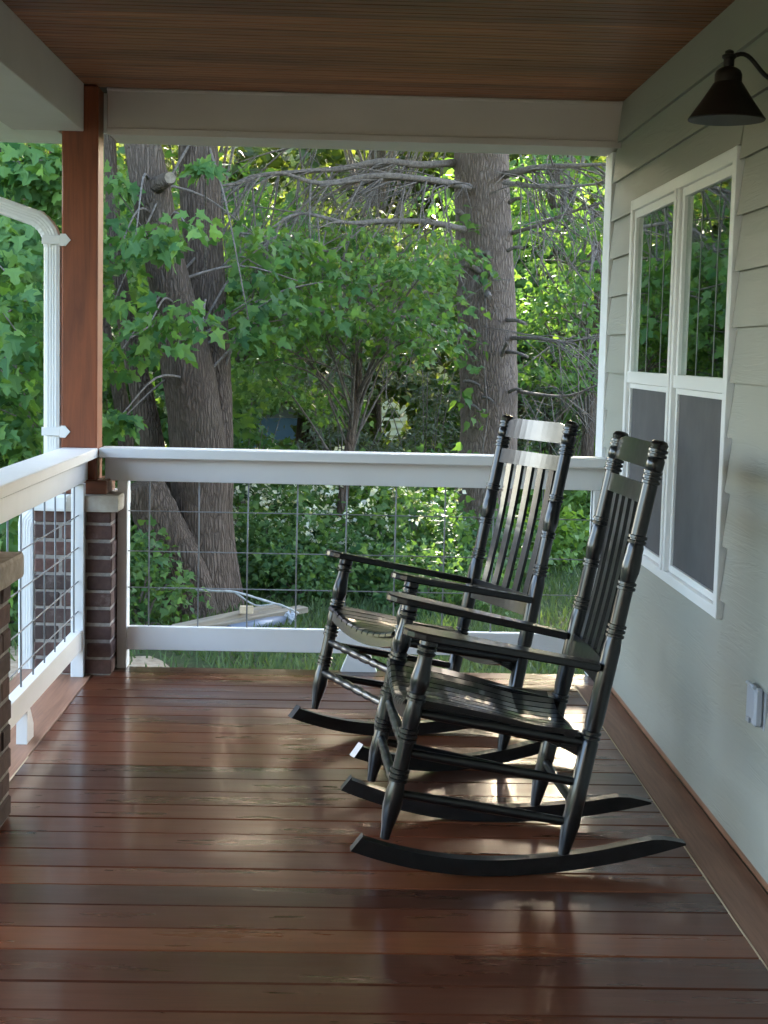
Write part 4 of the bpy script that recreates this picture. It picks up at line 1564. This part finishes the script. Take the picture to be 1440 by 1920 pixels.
# live needles high up, out of the picture
ce = []
for q in range(330):
    h = rng.uniform(6.2, 15)
    a = rng.uniform(0, 2 * math.pi)
    rr_ = rng.uniform(.3, 1.0) * 4.8 * (1 - (h - 4) / 13)
    ce.append(np.array([k0[0] + rr_ * math.cos(a), k0[1] + rr_ * math.sin(a), k0[2] + h - 0.1 * rr_]))
dN = spray(ce, [0.55] * len(ce), 46, 0.30, 0.35, 0.4)
ob = link('needle_crown', leaves_mesh('needle_crown', oval_template(0.10), dN[0] - k0, dN[1], dN[2], dN[3], dN[4], M_NEEDLE, k0), con)
ob['kind'] = 'stuff'
# sparse leaves of the vine on the trunk
vc = [at(px, py, 13.6) for px, py in ((868, 480), (880, 440), (862, 520), (905, 510), (870, 640), (880, 690), (895, 780), (865, 740), (880, 850), (900, 640), (858, 400))]
dV = spray(vc, [.12] * len(vc), 9, 0.11, 0.9)
ob = link('vine_leaves', leaves_mesh('vine_leaves', T_LOW, dV[0] - k0, dV[1], dV[2], dV[3], dV[4], M_UNDER, k0), con)
ob['kind'] = 'stuff'


# ------------------------------------------------------------------ other trees
def leafy_tree(x, y, label, clusters, radii, per, size, tpl, mat, mat_one=None, singles=0, trunk=(.10, .03), h=4.0, flat=.5, lean=(0, 0), group='trees behind the porch', name='leafy_tree'):
    b = np.array([x, y, gz(x, y)])
    r = empty(name, tuple(b), label=label, cat='tree', group=group)
    top = b + np.array([lean[0], lean[1], h])
    mbt, pth_, _ = trunk_mesh([b - np.array([0, 0, .1]), b + np.array([lean[0] * .2, lean[1] * .2, h * .3]), b + np.array([lean[0] * .6 + .06, lean[1] * .6, h * .65]), top], [trunk[0] * 1.2, trunk[0], trunk[0] * .7, trunk[1]], n=12, flare=(5, .3))
    shift(mbt, b).build('trunk', M_BARK, r)
    d = thin(spray(clusters, radii, per, size, flat, 0.5, 0.65))
    if singles:
        crown(r, d, tpl, mat, mat_one, singles)
    else:
        ob_ = link('crown', leaves_mesh('crown', tpl, d[0] - b, d[1], d[2], d[3], d[4], mat, b), r)
        ob_['kind'] = 'stuff'
    mbb = MB()
    for c in list(clusters)[:40]:
        src = np.array(pth_[random.randrange(len(pth_) // 3, len(pth_))])
        limb(mbb, np.array(smooth_path([src, (src + c) / 2 + np.array([0, 0, .12]), c], 3)) - b, trunk[1] * .55, .005, 5)
    mbb.build('branch', M_TWIG, r)['kind'] = 'stuff'
    return r


# slender understory tree between the big trunks
x0 = at(640, 900, 12.8)
cs = list(zone(430, 430, 830, 690, 12.0, 13.3, 50)) + list(zone(600, 500, 835, 620, 11.8, 12.4, 14)) + list(zone(440, 700, 640, 780, 12.6, 13.6, 10))
leafy_tree(x0[0], 12.9, 'slender young tree with fresh green layered leaves between the two big trunks', cs, [0.38] * len(cs), 54, 0.074, T_LOW, M_UNDER, M_UNDER_ONE, 300, (.045, .02), 2.6, 0.22, (0.1, 0), name='young_tree')
# right of the conifer
x0 = at(1060, 900, 16.5)
cs = list(zone(955, 420, 1150, 720, 15.5, 17.5, 44)) + list(in_ellipsoid((x0[0] + .6, 17, 3.4), (1.6, 1.3, 1.8), 40))
leafy_tree(x0[0] + .3, 17.0, 'bright green tree right of the conifer trunk beside the house corner', cs, [0.42] * len(cs), 42, 0.098, T_LOW, M_UNDER, M_UNDER_ONE, 300, (.07, .03), 3.6, .3)
# mid-distance woodland trees
mid = [(-7.5, 17, 3.6, 6.5, 'broad maple standing well left of the downspout'), (-3.6, 18.5, 2.6, 4.2, 'mid green tree behind the twin trunk maple'),
       (-1.6, 21, 2.8, 4.2, 'dark leafed tree behind the young understory tree'), (1.3, 22, 2.8, 4.4, 'tall leafy tree behind the conifer trunk'), (3.6, 19, 2.4, 4.4, 'leafy tree behind the house corner'),
       (-5.6, 23, 3.0, 8.0, 'tall tree behind the left maple, half hidden')]
for i, (x, y, r, h, lab) in enumerate(mid):
    g0 = gz(x, y)
    cs = list(in_ellipsoid((x, y, g0 + h * .62), (r * .8, r * .7, h * .42), 120, .3)) + list(in_ellipsoid((x, y, g0 + 1.6), (r * .8, r * .6, 1.3), 50, .2))
    leafy_tree(x, y, lab, cs, [0.6] * len(cs), 52, 0.17, T_LOW, [M_MAPLE, M_UNDER, M_FAR][i % 3], trunk=(.14, .05), h=h * .8, flat=.6)
# tall canopy trees across the back of the yard: they keep the yard and the porch in shade
words = ['far left of the maples', 'left of the leaning maple stem', 'behind the downspout', 'behind the twin trunk maple', 'behind the young tree', 'behind the conifer trunk', 'behind the house corner', 'hidden behind the house wall']
for i, x in enumerate((-11.2, -8.4, -5.8, -3.2, -0.7, 1.8, 4.4, 7.0)):
    y = 22.5 + 1.2 * math.sin(2.1 * i)
    g0 = gz(x, y)
    cs = list(in_ellipsoid((x, y, 8.2), (2.1, 1.7, 3.3), 118, .2))
    leafy_tree(x, y, 'tall shade tree with a high crown ' + words[i], cs, [0.8] * len(cs), 56, 0.32, oval_template(.4), M_UNDER, trunk=(.15, .05), h=9, flat=.7, group='tall shade trees at the back of the yard', lean=(random.uniform(-.4, .4), 0))
# far wood: one mass of foliage
cs, rd = [], []
for q in range(1700):
    x = rng.uniform(-17, 12)
    y = rng.uniform(29, 36)
    h = rng.uniform(-0.2, 1) 
    cs.append(np.array([x, y, gz(x, y) + 0.2 + 7.0 * rng.uniform(0, 1) ** 0.75 + 0.4 * math.sin(x * .9)]))
    rd.append(rng.uniform(.6, 1.0))
# leave a thin gap low down where the neighbour's car and house glint through
keepc = []
for c, r in zip(cs, rd):
    keepc.append((c, r))
dF = thin(spray([c for c, r in keepc], [r for c, r in keepc], 56, 0.30, 0.8, 0.5), .03)
ob = link('far_wood', leaves_mesh('far_wood', oval_template(0.36), dF[0], dF[1], dF[2], dF[3], dF[4], M_FAR))
tag(ob, 'sunlit wood of mixed trees closing the view far behind the yard', None, None, 'stuff')
# distant tree line that closes the horizon all round
cs, rd = [], []
for q in range(700):
    a = rng.uniform(math.radians(-75), math.radians(262))
    R_ = rng.uniform(60, 75)
    if 62 < math.degrees(a) < 118:
        continue
    x, y = R_ * math.cos(a), R_ * math.sin(a)
    low = 112 < math.degrees(a) < 200
    cs.append(np.array([x, y, GZ + rng.uniform(.2, 0.9 if low else 4.5)]))
    rd.append(1.2 if low else 2.4)
dF = spray(cs, rd, 34, 1.1, 0.8, 0.5)
ob = link('tree_line', leaves_mesh('tree_line', oval_template(0.4), dF[0], dF[1], dF[2], dF[3], dF[4], M_SHRUB))
tag(ob, 'distant tree line around the yard', None, None, 'stuff')


# ------------------------------------------------------------------ shrubs
def shrub(px, py, Y, rx, rz, label, mat, size=.07, n=40, per=40, flowers=0, tpl=T_LOW, group='shrubs growing at the edge of the yard'):
    c = at(px, py, Y)
    b = np.array([c[0], c[1], gz(c[0], c[1])])
    r = empty('shrub', tuple(b), label=label, cat='shrub', group=group)
    zc = max(c[2], b[2] + rz * .6)
    cs_ = in_ellipsoid((c[0], c[1], zc), (rx, rx * .8, rz), n, .25)
    cs_[:, 2] = np.maximum(cs_[:, 2], b[2] + .05)
    d = thin(spray(cs_, [.2] * n, per, size, .8, .3, .6))
    ob_ = link('foliage', leaves_mesh('foliage', tpl, d[0] - b, d[1], d[2], d[3], d[4], mat, b), r)
    ob_['kind'] = 'stuff'
    mbb = MB()
    for c_ in cs_[:14]:
        limb(mbb, np.array(smooth_path([b + np.array([random.uniform(-.08, .08), random.uniform(-.08, .08), 0]), (b + c_) / 2 + np.array([0, 0, .05]), c_], 3)) - b, .012, .004, 5)
    mbb.build('stem', M_TWIG, r)['kind'] = 'stuff'
    if flowers:
        fc = cs_[rng.integers(0, n, flowers)] + rng.normal(size=(flowers, 3)) * .12
        fc[:, 1] -= rx * .25
        dd = spray(fc, [.04] * flowers, 8, .042, .9, .2, .6)
        of = link('blossom', leaves_mesh('blossom', oval_template(.4), dd[0] - b, dd[1], dd[2], dd[3], dd[4], M_FLOWER, b), r)
        of['kind'] = 'stuff'
    return r


shrub(262, 1110, 10.3, .34, .40, 'low dark shrub at the foot of the leaning maple stem', M_SHRUB, .065, 34, 44)
shrub(258, 1020, 11.6, .30, .45, 'upright dark shrub left of the maple trunks', M_SHRUB, .07, 30, 40)
shrub(500, 1080, 12.4, .45, .50, 'dark green bush right of the maple trunks', M_SHRUB, .07, 44, 42)
shrub(620, 1010, 12.9, .60, .62, 'white flowering bush in the middle of the wire grid', M_SHRUB, .075, 64, 42, 300)
shrub(540, 965, 13.6, .55, .60, 'bush with scattered white blossom behind the upper wires', M_SHRUB, .08, 52, 40, 240)
shrub(730, 980, 13.4, .60, .60, 'mixed green bush left of the conifer foot', M_UNDER, .085, 60, 40, 120)
shrub(790, 1080, 12.6, .50, .45, 'dense green bush behind the seat of the far chair', M_SHRUB, .075, 48, 42)
shrub(680, 1100, 12.2, .42, .34, 'low dark bush behind the arm of the far chair', M_SHRUB, .07, 36, 42)
shrub(560, 1090, 11.9, .55, .26, 'low ground cover right of the maple foot', M_SHRUB, .06, 50, 44)
shrub(800, 1120, 11.7, .60, .26, 'low ground cover behind the near arm of the far chair', M_SHRUB, .06, 54, 44)
shrub(900, 1060, 13.0, .55, .40, 'rounded bush under the conifer behind the far chair slats', M_SHRUB, .075, 50, 42)
shrub(860, 960, 15.6, .60, .60, 'leafy bush behind the foot of the conifer', M_UNDER, .09, 50, 38)
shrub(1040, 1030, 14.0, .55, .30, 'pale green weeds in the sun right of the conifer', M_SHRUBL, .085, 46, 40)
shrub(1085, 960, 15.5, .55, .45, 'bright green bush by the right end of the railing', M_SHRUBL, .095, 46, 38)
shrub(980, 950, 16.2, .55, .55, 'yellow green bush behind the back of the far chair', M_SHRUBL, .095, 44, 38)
shrub(640, 740, 16.5, .75, .95, 'grey green feathery bush above the railing', M_GREY, .085, 80, 40, 0, oval_template(.16))
shrub(800, 770, 17.0, .65, .80, 'dull grey green bush left of the conifer trunk', M_GREY, .085, 56, 40, 0, oval_template(.16))
shrub(1050, 760, 18.0, .80, .95, 'grey green bush behind the house corner', M_GREY, .10, 60, 40, 0, oval_template(.18))
shrub(460, 760, 15.5, .55, .80, 'dark bush in the gap right of the twin trunks', M_SHRUB, .085, 54, 42)
shrub(225, 800, 13.5, .6, .9, 'dark bush behind the corner post', M_SHRUB, .09, 60, 42)
shrub(60, 900, 12.0, .8, 1.0, 'dark bush left of the downspout', M_SHRUB, .09, 80, 42)
shrub(10, 1060, 10.5, .6, .6, 'low bush outside the left railing', M_SHRUB, .08, 50, 40)
shrub(-140, 1000, 11.5, .9, .9, 'round bush beyond the left railing', M_UNDER, .09, 70, 40)

# ------------------------------------------------------------------ grass
n = 52000
gxs = rng.uniform(-4.6, 2.2, n)
gys = 7.0 + 10.0 * rng.uniform(0, 1, n) ** 1.25
keep = (gxs < -0.05) | (gys > 6.9)
din = ((gxs - cxs) / 0.95) ** 2 + ((gys - cys) / 1.6) ** 2
keep &= (din > 1) | (rng.uniform(0, 1, n) < 0.12)
gxs, gys = gxs[keep], gys[keep]
n = len(gxs)
gp = np.stack([gxs, gys, ground_z(gxs, gys) - 0.004], 1)
tipd = np.stack([rng.normal(0, .45, n), rng.normal(0, .45, n), np.ones(n)], 1)
nr_ = np.stack([rng.normal(0, .6, n), -np.ones(n), rng.normal(.3, .3, n)], 1)
patch = 0.5 + 0.3 * np.sin(gxs * 2.1) * np.cos(gys * 1.7)
V_ = np.array([(-0.06, 0, 0), (0.06, 0, 0), (0.045, .55, -.03), (-0.045, .55, -.03), (0, 1, -.16)], np.float32)
F2 = np.array([(0, 1, 2), (0, 2, 3), (3, 2, 4)], np.int32)
ob = link('lawn_grass', leaves_mesh('lawn_grass', (V_, F2), gp, tipd, nr_, rng.uniform(.05, .12, n), patch + rng.uniform(-.25, .25, n), M_GRASS))
tag(ob, 'short green lawn grass behind the deck', 'grass', None, 'stuff')

# ------------------------------------------------------------------ lumber pile by the maple foot
M_LUM = m_wood('weathered_lumber', 'x', (0.17, 0.14, 0.10), (0.32, 0.27, 0.20), 0.8, 0, 1.0, .15)
M_PVC = m_paint('grey_pvc', (0.13, 0.15, 0.19), 0.35, 0.1)
M_CLOTH = m_rough('pale_cloth', (0.26, 0.29, 0.33), (0.40, 0.42, 0.45), 14, .9, .4, .01)


def plank_between(a, b, w_, t_, label, name='lumber_board', mat=None, group='boards lying in the grass by the maple'):
    a, b = Vector(a), Vector(b)
    L = (b - a).length
    o_ = empty(name, tuple(a), label=label, cat='board', group=group)
    d = (b - a).normalized()
    o_.rotation_euler = d.to_track_quat('X', 'Z').to_euler()
    MB().box(0, L, -w_ / 2, w_ / 2, 0, t_, .003).build('plank', mat or M_LUM, o_)
    return o_


Y0 = 10.4
g0 = gz(-1.7, Y0)


def on(px, py, z):
    """point at height z seen at that place"""
    d = FW + (px - 720) / F_PX * RT - (py - 960) / F_PX * UP
    return CAM + d * ((z - CAM[2]) / d[2])


plank_between(on(330, 1184, g0 + .07), on(520, 1143, g0 + .10), .09, .04, 'weathered grey board, highest of the pile by the maple')
plank_between(on(365, 1185, g0 + .04), on(570, 1147, g0 + .09), .10, .04, 'tan board lying in front of the pile by the maple')
pp = empty('pipe', tuple(on(430, 1182, g0 + .05)), label='blue grey plastic pipe lying under the tan board', cat='pipe')
a, b = np.array(on(430, 1182, g0 + .05)), np.array(on(538, 1160, g0 + .06))
MB().tube([tuple(a - a), tuple((b - a))], 0.036, 14).build('tube', M_PVC, pp)
c = on(542, 1158, g0 + .07)
rb = empty('rag', tuple(c), label='crumpled pale cloth on the end of the pipe', cat='cloth')
vv, ff = [], []
nu, nvv = 14, 9
for i in range(nvv):
    for j in range(nu):
        th_ = math.pi * i / (nvv - 1); ph_ = 2 * math.pi * j / nu
        r = 0.045 * (1 + .28 * math.sin(3 * ph_ + 2 * th_) + random.uniform(-.2, .2))
        vv.append((r * math.sin(th_) * math.cos(ph_), r * math.sin(th_) * math.sin(ph_), .9 * r * math.cos(th_)))
for i in range(nvv - 1):
    for j in range(nu):
        ff.append((i * nu + j, (i + 1) * nu + j, (i + 1) * nu + (j + 1) % nu, i * nu + (j + 1) % nu))
MB().add(vv, ff, False).build('cloth', M_CLOTH, rb)
bk = on(462, 1150, g0 + .13)
wb = empty('wood_block', tuple(bk), label='small pale wood block on the weathered board', cat='block')
MB().box(-.045, .045, -.02, .02, 0, .05, .003).build('block', M_EDGE, wb)
M_SILVER = m_rough('bleached_branch', (0.30, 0.29, 0.27), (0.50, 0.49, 0.46), 30)
fp = [at(280, 1109, 10.6), at(310, 1104, 10.55), at(345, 1105, 10.5), at(400, 1108, 10.45), at(440, 1110, 10.4), at(490, 1124, 10.35), at(540, 1140, 10.3), at(560, 1150, 10.3)]
fo = empty('fallen_branch', tuple(fp[0]), label='bleached fallen branch arching before the maple foot', cat='branch')
mb = MB()
limb(mb, np.array(smooth_path(fp, 5)) - fp[0], .011, .007, 6, .1)
limb(mb, np.array(smooth_path([fp[4], at(480, 1135, 10.35), at(520, 1132, 10.25), at(545, 1143, 10.3)], 4)) - fp[0], .007, .004, 5)
mb.build('wood', M_SILVER, fo)
# rusty red pot and white rod half hidden behind the blossom bush
pt_ = at(512, 922, 15.5)
rp = empty('garden_pot', (pt_[0], pt_[1], gz(pt_[0], pt_[1])), label='rusty red garden pot half hidden above the blossom bush', cat='pot')
hgt = pt_[2] - gz(pt_[0], pt_[1])
MB().lathe([(.05, hgt - .16), (.085, hgt - .02), (.10, hgt), (.10, hgt + .03), (.09, hgt + .03), (.085, hgt)], 18).build('bowl', m_paint('rusty_red', (.22, .05, .04), .6, .3), rp)
MB().tube([(0, 0, 0), (0, 0, hgt - .15)], .035, 10).build('pedestal', M_SILVER, rp)

# ------------------------------------------------------------------ neighbour's house and car glimpsed through the leaves
nb0 = at(790, 760, 39)
hb_ = np.array([nb0[0] + 1.2, 39.0, gz(nb0[0], 39)])
nh = empty('neighbour_house', tuple(hb_), label='white clapboard neighbour house glimpsed between bushes left of the conifer', cat='house')
M_NW = m_paint('white_clapboard', (.74, .75, .76), .6, .1)
MB().box(-2.6, 3.4, 0, 5, 0, 2.7).build('wall', M_NW, nh)
for k in range(14):
    MB().prism([(-.03, .15 + k * .18), (0, .15 + k * .18 + .18), (0.02, .15 + k * .18)], 'x', -2.6, 3.4).build('clapboard', M_NW, nh)
MB().prism([(-.5, 2.65), (5.5, 2.65), (2.5, 4.4)], 'x', -2.9, 3.7).build('roof', M_ROOF, nh)
wn = MB().box(-1.6, -.7, -.06, -.031, .9, 2.1).build('window', M_VINYL, nh)
MB().box(-1.52, -.78, -.075, -.061, .98, 2.02).build('pane', M_GREYPL, wn)
dr = MB().box(.6, 1.5, -.06, -.031, .05, 2.1).build('door', m_paint('tan_door', (.40, .34, .24), .5, .1), nh)
MB().box(-2.72, -2.604, -.04, .08, 0, 2.65).build('corner_board', m_paint('tan_trim', (.50, .44, .32), .6, .1), nh)

cp = at(535, 800, 33)
car = empty('parked_car', (cp[0], 33, gz(cp[0], 33)), label='blue car with white roof parked beyond the bushes', cat='car')
M_BLUE = m_paint('blue_car_paint', (.16, .27, .42), .25, .03)
M_CARW = m_paint('white_car_paint', (.75, .76, .78), .25, .03)
M_TYRE = m_paint('tyre_rubber', (.02, .02, .02), .8, .05)
sidep = [(-2.05, .32), (-2.10, .62), (-1.95, .82), (-1.15, .92), (1.15, .95), (1.95, .86), (2.10, .60), (2.05, .32)]
MB().prism(sidep, 'y', -.84, .84).build('body', M_BLUE, car)
cab = [(-1.15, .921), (-.55, 1.38), (.65, 1.40), (1.30, .951)]
MB().prism(cab, 'y', -.70, .70).build('cabin', M_GREYPL, car)
MB().prism([(-.62, 1.381), (-.50, 1.43), (.60, 1.45), (.72, 1.402)], 'y', -.72, .72).build('roof_panel', M_CARW, car)
for sx in (-1.3, 1.3):
    for sy in (-.80, .80):
        wl = MB().tube([(sx, sy - .1, .32), (sx, sy + .1, .32)], .32, 20).build('wheel', M_TYRE, car)
        MB().tube([(sx, sy - .105, .32), (sx, sy - .101, .32)], .19, 14).build('rim', M_CARW, wl)
for sy in (-.55, .55):
    MB().box(-2.125, -2.06, sy - .16, sy + .16, .58, .72, .01).build('headlight', M_CARW, car)
